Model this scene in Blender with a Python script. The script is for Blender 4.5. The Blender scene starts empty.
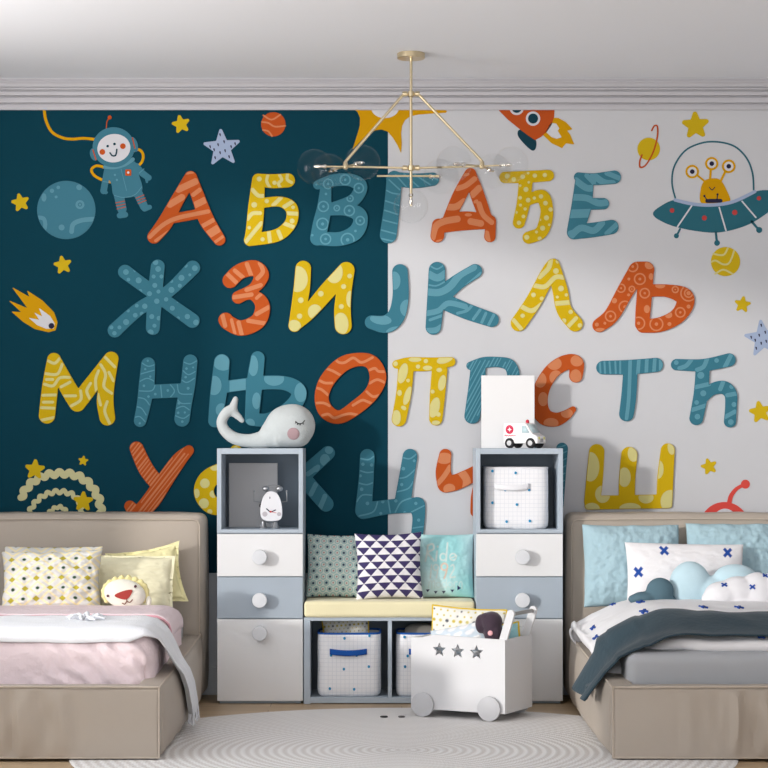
import bpy, bmesh, math, random
import numpy as np
from mathutils import Vector, Matrix, noise
PI = math.pi
scene = bpy.context.scene
COL = scene.collection

# ------------------------------------------------------------------ measures
F = 2078.0          # focal length in pixels
DW = 9.8            # distance camera - back wall (the wall stands at y = 0)
HZ = 1.2            # eye height
def W(px, py, D):
    """a point of the room seen at px,py standing D metres away"""
    return Vector(((px-385.0)*D/F, D-DW, HZ+(440.0-py)*D/F))
SW = DW/F           # metres per pixel on the back wall

# ------------------------------------------------------------------ colours and materials
def lin(c):
    c = c/255.0
    return c/12.92 if c <= 0.04045 else ((c+0.055)/1.055)**2.4
def C(r, g, b, k=1.0):
    return tuple(min(0.92, lin(v)*k) for v in (r, g, b))
MATS = {}
def mat(name, col=None, rough=0.6, metal=0.0, bump=0.0, bscale=60.0, mottle=0.0, mscale=8.0, sheen=0.0, attr=False,
        spec=0.25, trans=0.0, emit=None, stretch=None):
    if name in MATS: return MATS[name]
    m = bpy.data.materials.new(name); m.use_nodes = True
    nt = m.node_tree; b = nt.nodes['Principled BSDF']
    b.inputs['Roughness'].default_value = rough
    b.inputs['Metallic'].default_value = metal
    b.inputs['Specular IOR Level'].default_value = spec
    if sheen: b.inputs['Sheen Weight'].default_value = sheen
    if trans: b.inputs['Transmission Weight'].default_value = trans
    tc = nt.nodes.new('ShaderNodeTexCoord')
    src = tc.outputs['Object']
    if stretch:
        mp = nt.nodes.new('ShaderNodeMapping'); mp.inputs['Scale'].default_value = stretch
        nt.links.new(src, mp.inputs[0]); src = mp.outputs[0]
    if attr:
        a = nt.nodes.new('ShaderNodeAttribute'); a.attribute_name = 'Col'
        base = a.outputs['Color']
        nt.links.new(base, b.inputs['Base Color'])
    else:
        b.inputs['Base Color'].default_value = (*col, 1)
        if mottle:
            n = nt.nodes.new('ShaderNodeTexNoise'); n.inputs['Scale'].default_value = mscale; n.inputs['Detail'].default_value = 5
            nt.links.new(src, n.inputs['Vector'])
            mx = nt.nodes.new('ShaderNodeMix'); mx.data_type = 'RGBA'
            mx.inputs[6].default_value = (*[max(0, v*(1-mottle)) for v in col], 1)
            mx.inputs[7].default_value = (*[min(0.95, v*(1+mottle)) for v in col], 1)
            nt.links.new(n.outputs['Fac'], mx.inputs[0]); nt.links.new(mx.outputs[2], b.inputs['Base Color'])
    if bump:
        n = nt.nodes.new('ShaderNodeTexNoise'); n.inputs['Scale'].default_value = bscale; n.inputs['Detail'].default_value = 4
        nt.links.new(src, n.inputs['Vector'])
        bp = nt.nodes.new('ShaderNodeBump'); bp.inputs['Strength'].default_value = bump; bp.inputs['Distance'].default_value = 0.004
        nt.links.new(n.outputs['Fac'], bp.inputs['Height']); nt.links.new(bp.outputs['Normal'], b.inputs['Normal'])
    MATS[name] = m
    return m

# ------------------------------------------------------------------ objects
def tag(o, label=None, cat=None, group=None, kind=None):
    if label: o['label'] = label
    if cat: o['category'] = cat
    if group: o['group'] = group
    if kind: o['kind'] = kind
    return o
def empty(name, loc, rz=0.0):
    o = bpy.data.objects.new(name, None); COL.objects.link(o)
    o.location = loc; o.rotation_euler = (0, 0, rz); o.empty_display_size = 0.05
    return o
def thing(name, label, cat, loc, rz=0.0, group=None):
    return tag(empty(name, loc, rz), label, cat, group)
def root_loc(p):
    while p.parent: p = p.parent
    return Vector(p.location)

class MB:
    def __init__(s): s.v = []; s.f = []; s.m = []; s.col = None
    def add(s, vs, fs, m=0):
        o = len(s.v); s.v += [tuple(v) for v in vs]; s.f += [tuple(i+o for i in f) for f in fs]; s.m += [m]*len(fs); return s
    def box(s, x0, x1, y0, y1, z0, z1, m=0):
        v = [(x0,y0,z0),(x1,y0,z0),(x1,y1,z0),(x0,y1,z0),(x0,y0,z1),(x1,y0,z1),(x1,y1,z1),(x0,y1,z1)]
        return s.add(v, [(0,3,2,1),(4,5,6,7),(0,1,5,4),(1,2,6,5),(2,3,7,6),(3,0,4,7)], m)
    def tube(s, pts, r, n=12, m=0, cap=True, closed=False):
        pts = [Vector(p) for p in pts]; N = len(pts)
        rs = r if isinstance(r, (list, tuple)) else [r]*N
        vs = []; prev = None
        for i, p in enumerate(pts):
            if closed: t = pts[(i+1) % N]-pts[i-1]
            else: t = pts[min(i+1, N-1)]-pts[max(i-1, 0)]
            t.normalize()
            if prev is None:
                a = t.orthogonal().normalized()
            else:
                a = (prev-t*prev.dot(t)); a = a.normalized() if a.length > 1e-6 else t.orthogonal().normalized()
            prev = a; b = t.cross(a)
            for k in range(n):
                an = 2*PI*k/n
                vs.append(p+(a*math.cos(an)+b*math.sin(an))*rs[i])
        fs = []
        for i in range(N if closed else N-1):
            j = (i+1) % N
            for k in range(n):
                k2 = (k+1) % n
                fs.append((i*n+k, i*n+k2, j*n+k2, j*n+k))
        if cap and not closed:
            fs.append(tuple(range(n-1, -1, -1))); fs.append(tuple((N-1)*n+k for k in range(n)))
        return s.add(vs, fs, m)
    def lathe(s, c, axis, prof, n=32, m=0):
        """prof: list of (distance along axis, radius)"""
        c = Vector(c); ax = Vector(axis).normalized()
        return s.tube([c+ax*(h+1e-6*i) for i, (h, r) in enumerate(prof)], [max(r, 1e-5) for h, r in prof], n, m) if _strict(prof) else s._lathe(c, ax, prof, n, m)
    def _lathe(s, c, ax, prof, n, m):
        a = ax.orthogonal().normalized(); b = ax.cross(a); vs = []
        for h, r in prof:
            for k in range(n):
                an = 2*PI*k/n; vs.append(c+ax*h+(a*math.cos(an)+b*math.sin(an))*max(r, 1e-5))
        fs = []
        for i in range(len(prof)-1):
            for k in range(n):
                k2 = (k+1) % n; fs.append((i*n+k, i*n+k2, (i+1)*n+k2, (i+1)*n+k))
        fs.append(tuple(range(n-1, -1, -1))); fs.append(tuple((len(prof)-1)*n+k for k in range(n)))
        return s.add(vs, fs, m)
    def ball(s, c, r, nu=24, nv=14, m=0, rot=None):
        if not isinstance(r, (tuple, list)): r = (r, r, r)
        vs = []; fs = []
        R = rot if rot is not None else Matrix.Identity(3)
        c = Vector(c)
        for j in range(nv+1):
            ph = PI*j/nv
            for i in range(nu):
                th = 2*PI*i/nu
                vs.append(c+R @ Vector((r[0]*math.sin(ph)*math.cos(th), r[1]*math.sin(ph)*math.sin(th), r[2]*math.cos(ph))))
        for j in range(nv):
            for i in range(nu):
                i2 = (i+1) % nu
                fs.append((j*nu+i, (j+1)*nu+i, (j+1)*nu+i2, j*nu+i2))
        return s.add(vs, fs, m)
    def grid(s, f, nu, nv, m=0):
        vs = [f(i/nu, j/nv) for j in range(nv+1) for i in range(nu+1)]
        fs = [(j*(nu+1)+i, j*(nu+1)+i+1, (j+1)*(nu+1)+i+1, (j+1)*(nu+1)+i) for j in range(nv) for i in range(nu)]
        return s.add(vs, fs, m)
    def build(s, name, mats, parent=None, local=False, smooth=True, angle=35, bevel=0, seg=2, solid=0, sub=0, merge=0.0, recalc=True, loc=None):
        if not isinstance(mats, (list, tuple)): mats = [mats]
        me = bpy.data.meshes.new(name)
        vs = s.v
        off = Vector((0, 0, 0))
        if not local:
            if parent is not None: off = root_loc(parent)
            elif loc is not None: off = Vector(loc)
            else:
                a = np.array(vs); lo = a.min(0); hi = a.max(0)
                off = Vector(((lo[0]+hi[0])/2, (lo[1]+hi[1])/2, lo[2]))
            vs = [(v[0]-off.x, v[1]-off.y, v[2]-off.z) for v in vs]
        me.from_pydata(vs, [], s.f)
        for mm in mats: me.materials.append(mm)
        me.polygons.foreach_set('material_index', s.m); me.validate(clean_customdata=False)
        bm = bmesh.new(); bm.from_mesh(me)
        if merge: bmesh.ops.remove_doubles(bm, verts=bm.verts, dist=merge)
        bmesh.ops.dissolve_degenerate(bm, dist=1e-7, edges=bm.edges)
        if recalc: bmesh.ops.recalc_face_normals(bm, faces=bm.faces)
        for f in bm.faces: f.smooth = smooth
        bm.to_mesh(me); bm.free()
        if smooth: me.set_sharp_from_angle(angle=math.radians(angle))
        o = bpy.data.objects.new(name, me); COL.objects.link(o)
        if parent is not None: o.parent = parent
        elif not local: o.location = off
        if solid:
            md = o.modifiers.new('thickness', 'SOLIDIFY'); md.thickness = solid; md.offset = 0
        if bevel:
            md = o.modifiers.new('bevel', 'BEVEL'); md.width = bevel; md.segments = seg; md.limit_method = 'ANGLE'; md.angle_limit = math.radians(40)
            md.harden_normals = False
        if sub:
            md = o.modifiers.new('subdivision', 'SUBSURF'); md.levels = sub; md.render_levels = sub
        return o
def _strict(prof): return False

def softbox(mb, x0, x1, y0, y1, z0, z1, bulge=(0, 0, 0), n=14, m=0, wr=0.0, seed=0, r=0.03):
    """a padded block: rounded edges (radius r) and faces that swell"""
    c = Vector(((x0+x1)/2, (y0+y1)/2, (z0+z1)/2)); h = ((x1-x0)/2, (y1-y0)/2, (z1-z0)/2)
    def nd(hh):
        k = 4
        inner = max(hh-r, 0.0)
        a = [-hh+r*(1-math.cos(PI/2*i/k)) for i in range(k)]
        mid = [-inner+2*inner*i/n for i in range(n+1)]
        return a+mid+[-x for x in reversed(a)]
    N = [nd(v) for v in h]
    def place(p):
        q = [max(-(h[i]-r), min(h[i]-r, p[i])) for i in range(3)]
        d = Vector([p[i]-q[i] for i in range(3)])
        if d.length > 1e-9: d = d.normalized()*r
        o = Vector(q)+d
        nrm = d.normalized() if d.length > 1e-9 else Vector((0, 0, 0))
        t = [max(0.0, 1-(o[i]/h[i])**2) for i in range(3)]
        for i in range(3):
            j, k = [a for a in range(3) if a != i]
            o[i] += nrm[i]*bulge[i]*(t[j]*t[k])**0.5
        if wr:
            P = c+o
            o += nrm*wr*noise.noise(P*7+Vector((seed, 0, 0)))
        return c+o
    for ax in range(3):
        j, k = [(1, 2), (2, 0), (0, 1)][ax]
        for sg in (-1, 1):
            vs = []
            for b in N[k]:
                for a in N[j]:
                    p = [0, 0, 0]; p[ax] = sg*h[ax]; p[j] = a; p[k] = b
                    vs.append(place(p))
            w = len(N[j]); fs = []
            for b in range(len(N[k])-1):
                for a in range(w-1):
                    q = (b*w+a, b*w+a+1, (b+1)*w+a+1, (b+1)*w+a)
                    fs.append(q if sg > 0 else q[::-1])
            mb.add(vs, fs, m)
    return mb

def remesh(name, mb, mats, parent=None, voxel=0.006, smooth=6, local=False):
    """weld overlapping solids of a soft toy into one continuous skin"""
    o = mb.build(name+'_raw', mats, parent, local=local)
    md = o.modifiers.new('r', 'REMESH'); md.mode = 'VOXEL'; md.voxel_size = voxel; md.use_smooth_shade = True
    sm = o.modifiers.new('s', 'SMOOTH'); sm.factor = 0.5; sm.iterations = smooth
    bpy.context.view_layer.update()
    dg = bpy.context.evaluated_depsgraph_get()
    me = bpy.data.meshes.new_from_object(o.evaluated_get(dg)); me.name = name
    for p in me.polygons: p.use_smooth = True
    o.modifiers.clear(); old = o.data; o.data = me; bpy.data.meshes.remove(old); o.name = name
    return o

def front_y(o, x, z):
    """y of the surface of o facing the room at x, z (room coordinates)"""
    L = Vector(o.location) if o.parent is None else root_loc(o)
    hit, p, n, i = o.ray_cast(Vector((x, -5, z))-L, Vector((0, 1, 0)))
    return (p+L).y if hit else None
# ------------------------------------------------------------------ flat shapes traced as fields
def catmull(pts, closed=False, step=6):
    P = [np.array(p, float) for p in pts]; n = len(P)
    if n < 3 and not closed: return P
    out = []
    rng = range(n) if closed else range(n-1)
    for i in rng:
        if closed: p0, p1, p2, p3 = P[i-1], P[i], P[(i+1) % n], P[(i+2) % n]
        else: p0, p1, p2, p3 = P[max(i-1, 0)], P[i], P[i+1], P[min(i+2, n-1)]
        for k in range(step):
            t = k/step
            out.append(0.5*((2*p1)+(-p0+p2)*t+(2*p0-5*p1+4*p2-p3)*t*t+(-p0+3*p1-3*p2+p3)*t**3))
    if not closed: out.append(P[-1])
    else: out.append(out[0])
    return out
def conv(prims, ox, oy, s):
    """prims drawn at magnification s with the corner ox,oy, brought to plain units"""
    out = []
    for p in prims:
        k = p[0]
        if k in ('s', 'o'):
            r = p[2] if len(p) > 2 else None
            out.append((k, [(ox+q[0]/s, oy+q[1]/s, (q[2] if len(q) > 2 else r)/s) for q in p[1]]))
        elif k == 'c': out.append(('c', ox+p[1]/s, oy+p[2]/s, p[3]/s))
        elif k == 'r': out.append(('r', ox+p[1]/s, oy+p[2]/s, p[3]/s, p[4]/s))
        elif k == 'e': out.append(('e', ox+p[1]/s, oy+p[2]/s, p[3]/s, p[4]/s, p[5] if len(p) > 5 else 0))
        elif k in ('p', 'b'): out.append((k, [(ox+q[0]/s, oy+q[1]/s) for q in p[1]], (p[2] if len(p) > 2 else 0)/s))
        elif k == 'n': out.append(('n', conv([p[1]], ox, oy, s)[0]))
    return out
def fld(p, X, Y):
    k = p[0]
    if k in ('s', 'o'):
        pts = catmull(p[1], closed=(k == 'o')); d = np.full(X.shape, 1e9)
        if len(pts) == 1: return np.hypot(X-pts[0][0], Y-pts[0][1])-pts[0][2]
        for a, b in zip(pts[:-1], pts[1:]):
            vx, vy = b[0]-a[0], b[1]-a[1]; L = vx*vx+vy*vy
            if L < 1e-12: continue
            t = np.clip(((X-a[0])*vx+(Y-a[1])*vy)/L, 0, 1)
            d = np.minimum(d, np.hypot(X-a[0]-t*vx, Y-a[1]-t*vy)-(a[2]+(b[2]-a[2])*t))
        return d
    if k == 'c': return np.hypot(X-p[1], Y-p[2])-p[3]
    if k == 'r': return abs(np.hypot(X-p[1], Y-p[2])-p[3])-p[4]
    if k == 'e':
        a = math.radians(p[5]); x = (X-p[1])*math.cos(a)+(Y-p[2])*math.sin(a); y = -(X-p[1])*math.sin(a)+(Y-p[2])*math.cos(a)
        return (np.hypot(x/p[3], y/p[4])-1)*min(p[3], p[4])
    if k in ('p', 'b'):
        pts = p[1]
        if k == 'b': pts = [(q[0], q[1]) for q in catmull(pts, True)][:-1]
        d = np.full(X.shape, 1e9); ins = np.zeros(X.shape, bool); n = len(pts)
        for i in range(n):
            ax, ay = pts[i]; bx, by = pts[(i+1) % n]
            vx, vy = bx-ax, by-ay; L = vx*vx+vy*vy
            if L < 1e-12: continue
            t = np.clip(((X-ax)*vx+(Y-ay)*vy)/L, 0, 1)
            d = np.minimum(d, np.hypot(X-ax-t*vx, Y-ay-t*vy))
            if ay != by:
                c = (ay > Y) != (by > Y); ins ^= c & (X < (bx-ax)*(Y-ay)/(by-ay)+ax)
        return np.where(ins, -d, d)-p[2]
    raise ValueError(k)
def field(prims, X, Y):
    d = np.full(X.shape, 1e9)
    for p in prims:
        if p[0] == 'n': d = np.maximum(d, -fld(p[1], X, Y))
        else: d = np.minimum(d, fld(p, X, Y))
    return d
def extent(prims):
    xs = []; ys = []
    for p in prims:
        if p[0] in ('s', 'o'):
            for q in p[1]: xs += [q[0]-q[2]*1.3, q[0]+q[2]*1.3]; ys += [q[1]-q[2]*1.3, q[1]+q[2]*1.3]
        elif p[0] in ('c', 'r'):
            r = p[3]+(p[4] if p[0] == 'r' else 0); xs += [p[1]-r, p[1]+r]; ys += [p[2]-r, p[2]+r]
        elif p[0] == 'e': r = max(p[3], p[4]); xs += [p[1]-r, p[1]+r]; ys += [p[2]-r, p[2]+r]
        elif p[0] in ('p', 'b'):
            for q in p[1]: xs += [q[0]-p[2]-1, q[0]+p[2]+1]; ys += [q[1]-p[2]-1, q[1]+p[2]+1]
    return min(xs), max(xs), min(ys), max(ys)
def contour(prims, res=0.6, clip=None, inset=0.0, lim=None):
    prims = conv(prims, 0, 0, 1)
    x0, x1, y0, y1 = extent(clip if clip else prims)
    if clip:
        a = extent(prims); x0, x1, y0, y1 = max(x0, a[0]), min(x1, a[1]), max(y0, a[2]), min(y1, a[3])
        if x1 <= x0 or y1 <= y0: return []
    m = 3*res
    nx = int((x1-x0+2*m)/res)+2; ny = int((y1-y0+2*m)/res)+2
    gx = x0-m+np.arange(nx)*res; gy = y0-m+np.arange(ny)*res
    X, Y = np.meshgrid(gx, gy)
    G = field(prims, X, Y)
    if clip: G = np.maximum(G, field(clip, X, Y)+inset)
    if lim is not None: G = np.maximum(G, lim-Y)
    G = np.where(abs(G) < 1e-9, 1e-9, G)
    G[0, :] = G[-1, :] = 1; G[:, 0] = G[:, -1] = 1
    S = G < 0
    code = S[:-1, :-1]*1+S[:-1, 1:]*2+S[1:, 1:]*4+S[1:, :-1]*8
    js, is_ = np.nonzero((code > 0) & (code < 15))
    T = {1: [(3, 0)], 2: [(0, 1)], 3: [(3, 1)], 4: [(1, 2)], 5: [(3, 0), (1, 2)], 6: [(0, 2)], 7: [(3, 2)],
         8: [(2, 3)], 9: [(2, 0)], 10: [(0, 1), (2, 3)], 11: [(2, 1)], 12: [(1, 3)], 13: [(1, 0)], 14: [(0, 3)]}
    nxt = {}
    def eid(i, j, e):
        return (0, i, j) if e == 0 else (1, i+1, j) if e == 1 else (0, i, j+1) if e == 2 else (1, i, j)
    for j, i in zip(js.tolist(), is_.tolist()):
        for a, b in T[int(code[j, i])]: nxt[eid(i, j, a)] = eid(i, j, b)
    def pos(e):
        k, i, j = e
        a = G[j, i]
        if k == 0:
            b = G[j, i+1]; t = a/(a-b); return (gx[i]+t*res, gy[j])
        b = G[j+1, i]; t = a/(a-b); return (gx[i], gy[j]+t*res)
    loops = []
    while nxt:
        s, c = nxt.popitem(); L = [s]
        while c != s:
            L.append(c)
            if c not in nxt: break
            c = nxt.pop(c)
        P = [pos(e) for e in L]
        ar = sum(P[i][0]*P[(i+1) % len(P)][1]-P[(i+1) % len(P)][0]*P[i][1] for i in range(len(P)))/2
        if len(P) < 4 or abs(ar) < res*res*2: continue
        Q = []
        for q in P:
            if Q and math.hypot(q[0]-Q[-1][0], q[1]-Q[-1][1]) < 0.35*res: continue
            Q.append(q)
        R = [Q[0]]; n = len(Q)
        for i in range(1, n):
            a = R[-1]; b = Q[i]; c2 = Q[(i+1) % n]
            dx, dy = c2[0]-a[0], c2[1]-a[1]; L2 = math.hypot(dx, dy)
            if L2 > 0 and abs(dx*(b[1]-a[1])-dy*(b[0]-a[0]))/L2 < 0.035*res and math.hypot(b[0]-a[0], b[1]-a[1]) < 4*res: continue
            R.append(b)
        if len(R) > 3: loops.append(R)
    return loops
def slab(loops, t, bevel=0.0, scale=1.0):
    """loops (x right, y down) to a solid plate; returns verts (x, y_up, z 0..t) and faces"""
    cu = bpy.data.curves.new('tmp', 'CURVE'); cu.dimensions = '2D'; cu.fill_mode = 'BOTH'
    cu.extrude = max(t/2-bevel, 0.00001); cu.bevel_depth = bevel; cu.bevel_resolution = 2; cu.offset = -bevel
    for L in loops:
        sp = cu.splines.new('POLY'); sp.points.add(len(L)-1)
        co = []
        for q in L: co += [q[0]*scale, -q[1]*scale, 0, 1]
        sp.points.foreach_set('co', co); sp.use_cyclic_u = True
    o = bpy.data.objects.new('tmp', cu); COL.objects.link(o)
    bpy.context.view_layer.update()
    me = bpy.data.meshes.new_from_object(o.evaluated_get(bpy.context.evaluated_depsgraph_get()))
    vs = [(v.co.x, v.co.y, v.co.z+t/2) for v in me.vertices]; fs = [tuple(p.vertices) for p in me.polygons]
    bpy.data.objects.remove(o); bpy.data.curves.remove(cu); bpy.data.meshes.remove(me)
    return vs, fs
def wallplate(mb, prims, y0, t, bevel=0.0, m=0, clip=None, inset=0.0, res=0.6, lim=109.0):
    """a plate lying against the back wall, its back at depth y0 in front of it, prims in wall pixels"""
    L = contour(prims, res, clip, inset, lim)
    if not L: return mb
    vs, fs = slab(L, t, bevel, SW)
    return mb.add([(v[0]-385*SW, -(y0+v[2]), HZ+440*SW+v[1]) for v in vs], fs, m)
def star(x, y, R, rot=0, inner=0.5, rnd=0.12):
    pts = []
    R2 = R*(1-rnd)
    for i in range(10):
        a = math.radians(rot-90+36*i); r = R2 if i % 2 == 0 else R2*inner
        pts.append((x+r*math.cos(a), y+r*math.sin(a)))
    return ('p', pts, R*rnd)

# ------------------------------------------------------------------ cushions
def pillow(name, w, h, t, M, mats, paint=None, n=60, k=0.05, parent=None, wr=0.004, seed=0, pin=2.4, flange=0.0, belly=0.0):
    """a stuffed cushion standing on its lower edge; M places it (front looks to -Y)"""
    if not isinstance(mats, (list, tuple)): mats = [mats]
    u = np.linspace(-1, 1, n+1); u = np.sign(u)*(1-(1-abs(u))**1.15)
    vs = []; cols = []; rnd = random.Random(seed); sx = rnd.uniform(0, 50)
    U, V = np.meshgrid(u, u)
    if paint is not None: PC = paint(U, V)
    for side in (-1, 1):
        for j in range(n+1):
            for i in range(n+1):
                a, b = u[i], u[j]
                x = w/2*a*(1-k*(1-b*b)); z = h/2*b*(1-k*(1-a*a))
                e = 1+flange
                ta = max(0.0, 1-min(1, abs(a)*e)**pin); tb = max(0.0, 1-min(1, abs(b)*e)**pin)
                th = t/2*(ta*tb)**0.45*(1-belly*b)
                q = Vector((x*6/ max(w, .1)*.4+sx, z*6/max(h, .1)*.4, side*3))
                wv = wr*(noise.noise(q*3)+0.5*noise.noise(q*8))*(0.4+0.6*min(1, (ta*tb)*3))
                edge = (1-min(1, (ta*tb)*4))
                y = side*th + (wv if side < 0 else -wv)*(1 if th > 1e-6 else 0) + edge*wr*1.5*noise.noise(Vector((a*3+sx, b*3, 0)))
                vs.append((x, y, z+h/2))
                if paint is not None: cols.append(tuple(PC[j, i]))
    N = (n+1)*(n+1); fs = []
    for sd in (0, 1):
        for j in range(n):
            for i in range(n):
                q = (sd*N+j*(n+1)+i, sd*N+j*(n+1)+i+1, sd*N+(j+1)*(n+1)+i+1, sd*N+(j+1)*(n+1)+i)
                fs.append(q if sd == 0 else q[::-1])
    me = bpy.data.meshes.new(name); me.from_pydata(vs, [], fs)
    if paint is not None:
        at = me.color_attributes.new('Col', 'FLOAT_COLOR', 'POINT')
        at.data.foreach_set('color', np.array([(*c, 1) for c in cols], float).ravel())
    bm = bmesh.new(); bm.from_mesh(me); bmesh.ops.remove_doubles(bm, verts=bm.verts, dist=1e-5)
    for f in bm.faces: f.smooth = True
    bm.to_mesh(me); bm.free()
    for mm in mats: me.materials.append(mm)
    o = bpy.data.objects.new(name, me); COL.objects.link(o)
    if parent: o.parent = parent
    o.matrix_local = M
    return o
def place(x, y, z, rx=0, ry=0, rz=0):
    return Matrix.Translation((x, y, z)) @ Matrix.Rotation(math.radians(rz), 4, 'Z') @ Matrix.Rotation(math.radians(rx), 4, 'X') @ Matrix.Rotation(math.radians(ry), 4, 'Y')
def mixc(a, b, f):
    return a*(1-f[..., None])+np.array(b)*f[..., None]
def cov(d, s=0.012): return np.clip(0.5-d/s, 0, 1)
AMB, GND, SUN, REAR, EXPO = 2.3, 6.0, 2.0, 1.35, -0.04
# ================================================================== the room
XL, XR = -2.75, 2.9
YF = -10.5
ZC = 2.894
m_white = mat('wall_paint_light', C(194,195,199,1.0), 0.9, spec=.1, bump=0.03, bscale=250)
m_teal = mat('wall_paint_teal', C(20,63,78,.86), 1.0, spec=0.0, bump=0.03, bscale=250)
m_ceil = mat('ceiling_paint', C(212,214,219,1.27), 0.95, spec=.05)
m_trim = mat('cornice_paint', C(186,185,190,1.0), 0.8, spec=.1)
m_pan = mat('panel_paint', C(205,208,214,1.1), 0.6)

def floor_mat():
    m = bpy.data.materials.new('oak_planks'); m.use_nodes = True; nt = m.node_tree; b = nt.nodes['Principled BSDF']
    tc = nt.nodes.new('ShaderNodeTexCoord'); mp = nt.nodes.new('ShaderNodeMapping'); mp.inputs['Scale'].default_value = (1, 1, 1)
    nt.links.new(tc.outputs['Object'], mp.inputs[0])
    br = nt.nodes.new('ShaderNodeTexBrick'); br.offset = 0.37
    br.inputs['Scale'].default_value = 1; br.inputs['Brick Width'].default_value = 1.6; br.inputs['Row Height'].default_value = 0.14
    br.inputs['Mortar Size'].default_value = 0.0015
    br.inputs['Color1'].default_value = (*C(201,178,146), 1); br.inputs['Color2'].default_value = (*C(186,160,126), 1); br.inputs['Mortar'].default_value = (*C(120,96,72), 1)
    nt.links.new(mp.outputs[0], br.inputs[0])
    mp2 = nt.nodes.new('ShaderNodeMapping'); mp2.inputs['Scale'].default_value = (2, 40, 2); nt.links.new(tc.outputs['Object'], mp2.inputs[0])
    n = nt.nodes.new('ShaderNodeTexNoise'); n.inputs['Scale'].default_value = 1.5; n.inputs['Detail'].default_value = 6; nt.links.new(mp2.outputs[0], n.inputs['Vector'])
    mx = nt.nodes.new('ShaderNodeMix'); mx.data_type = 'RGBA'; mx.blend_type = 'MULTIPLY'; mx.inputs[0].default_value = 0.5
    cr = nt.nodes.new('ShaderNodeValToRGB'); cr.color_ramp.elements[0].position = .3; cr.color_ramp.elements[0].color = (.6, .55, .5, 1); cr.color_ramp.elements[1].position = .7; cr.color_ramp.elements[1].color = (1, 1, 1, 1)
    nt.links.new(n.outputs['Fac'], cr.inputs[0]); nt.links.new(br.outputs['Color'], mx.inputs[6]); nt.links.new(cr.outputs['Color'], mx.inputs[7])
    nt.links.new(mx.outputs[2], b.inputs['Base Color']); b.inputs['Roughness'].default_value = .45
    return m
tag(MB().box(XL-.1, XR+.1, YF, .1, -.05, 0).build('floor', floor_mat(), smooth=False), kind='structure')
tag(MB().box(XL-.1, XR+.1, YF, .1, ZC, ZC+.05).build('ceiling', m_ceil, smooth=False), kind='structure')
wb = MB()
xs = (388-385)*SW
wb.box(XL-.1, xs, 0, .1, 0, ZC, 0); wb.box(xs, XR+.1, 0, .1, 0, ZC, 1)
tag(wb.build('wall_back', [m_teal, m_white], smooth=False), kind='structure')
tag(MB().box(XR, XR+.1, YF, 0, 0, ZC).build('wall_right', m_white, smooth=False), kind='structure')
# left wall with the tall window the daylight comes through
WY0, WY1, WZ0, WZ1 = -4.7, -1.5, .67, 2.84
W2Y0, W2Y1 = -9.9, -5.9  # second left window: unseen, added to even the daylight across the room
FX0, FX1, FZ0, FZ1 = -.9, 2.7, .35, 2.3  # opening behind the camera: unseen, added as fill on front and right faces
wl = MB()
for a, b_ in ((YF, W2Y0), (W2Y1, WY0), (WY1, 0)): wl.box(XL-.1, XL, a, b_, 0, ZC)
for a, b_ in ((WY0, WY1), (W2Y0, W2Y1)): wl.box(XL-.1, XL, a, b_, 0, WZ0); wl.box(XL-.1, XL, a, b_, WZ1, ZC)
tag(wl.build('wall_left', m_white, smooth=False), kind='structure')
for k, (a, b_) in enumerate(((WY0, WY1), (W2Y0, W2Y1))):
    wf = MB()
    for y in (a+.02, b_-.02): wf.box(XL-.08, XL-.02, y-.02, y+.02, WZ0, WZ1)
    wf.box(XL-.08, XL-.02, a+.04, b_-.04, WZ0, WZ0+.04); wf.box(XL-.08, XL-.02, a+.04, b_-.04, WZ1-.04, WZ1)
    tag(wf.build('window_%d' % (k+1), m_trim, smooth=False), kind='structure')  # the second of the pair is an added fill opening
wq = MB()
wq.box(XL, FX0, YF, YF+.1, 0, ZC); wq.box(FX1, XR, YF, YF+.1, 0, ZC); wq.box(FX0, FX1, YF, YF+.1, 0, FZ0); wq.box(FX0, FX1, YF, YF+.1, FZ1, ZC)
tag(wq.build('wall_front', m_white, smooth=False), kind='structure')
wf = MB()
for x in (FX0+.02, FX1-.02): wf.box(x-.02, x+.02, YF+.02, YF+.08, FZ0, FZ1)
for z in (FZ0+.02, FZ1-.02): wf.box(FX0+.04, FX1-.04, YF+.02, YF+.08, z-.02, z+.02)
tag(wf.build('window_3', m_trim, smooth=False), kind='structure')  # frame of the added fill opening in the rear wall
# cornice of stepped mouldings (profile: depth from wall, height)
prof = [(0, 2.755), (.016, 2.755), (.018, 2.776), (.010, 2.779), (.010, 2.784), (.030, 2.787), (.034, 2.808), (.022, 2.811), (.022, 2.816), (.046, 2.819), (.050, 2.834), (.040, 2.837), (.040, 2.841), (.058, 2.844),
        (.060, 2.850), (.050, 2.853), (.058, 2.858), (.066, 2.870), (.078, 2.878), (.078, 2.882), (.070, 2.884), (.070, 2.889), (.074, 2.889), (.074, ZC), (0, ZC)]
cm = MB(); n = len(prof)
vs = [(x, -d, z) for x in (XL, XR) for d, z in prof]
cm.add(vs, [tuple((i, (i+1) % n, n+(i+1) % n, n+i)) for i in range(n)]+[tuple(range(n)), tuple(range(2*n-1, n-1, -1))])
tag(cm.build('trim_1', m_trim, smooth=True, angle=20), kind='structure')
zp = HZ-(573-440)*SW
pn = MB(); pn.box(XL, XR, -.012, 0, .13, zp-.002); pn.box(XL, XR, -.016, 0, zp-.012, zp)
tag(pn.build('trim_2', m_pan, smooth=False, bevel=.002), kind='structure')
pb = MB(); pb.box(XL, XR, -.022, 0, 0, .13); pb.box(XL, XR, -.017, 0, .13, .14)
tag(pb.build('baseboard_back', m_pan, smooth=False, bevel=.003), kind='structure')

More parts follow.
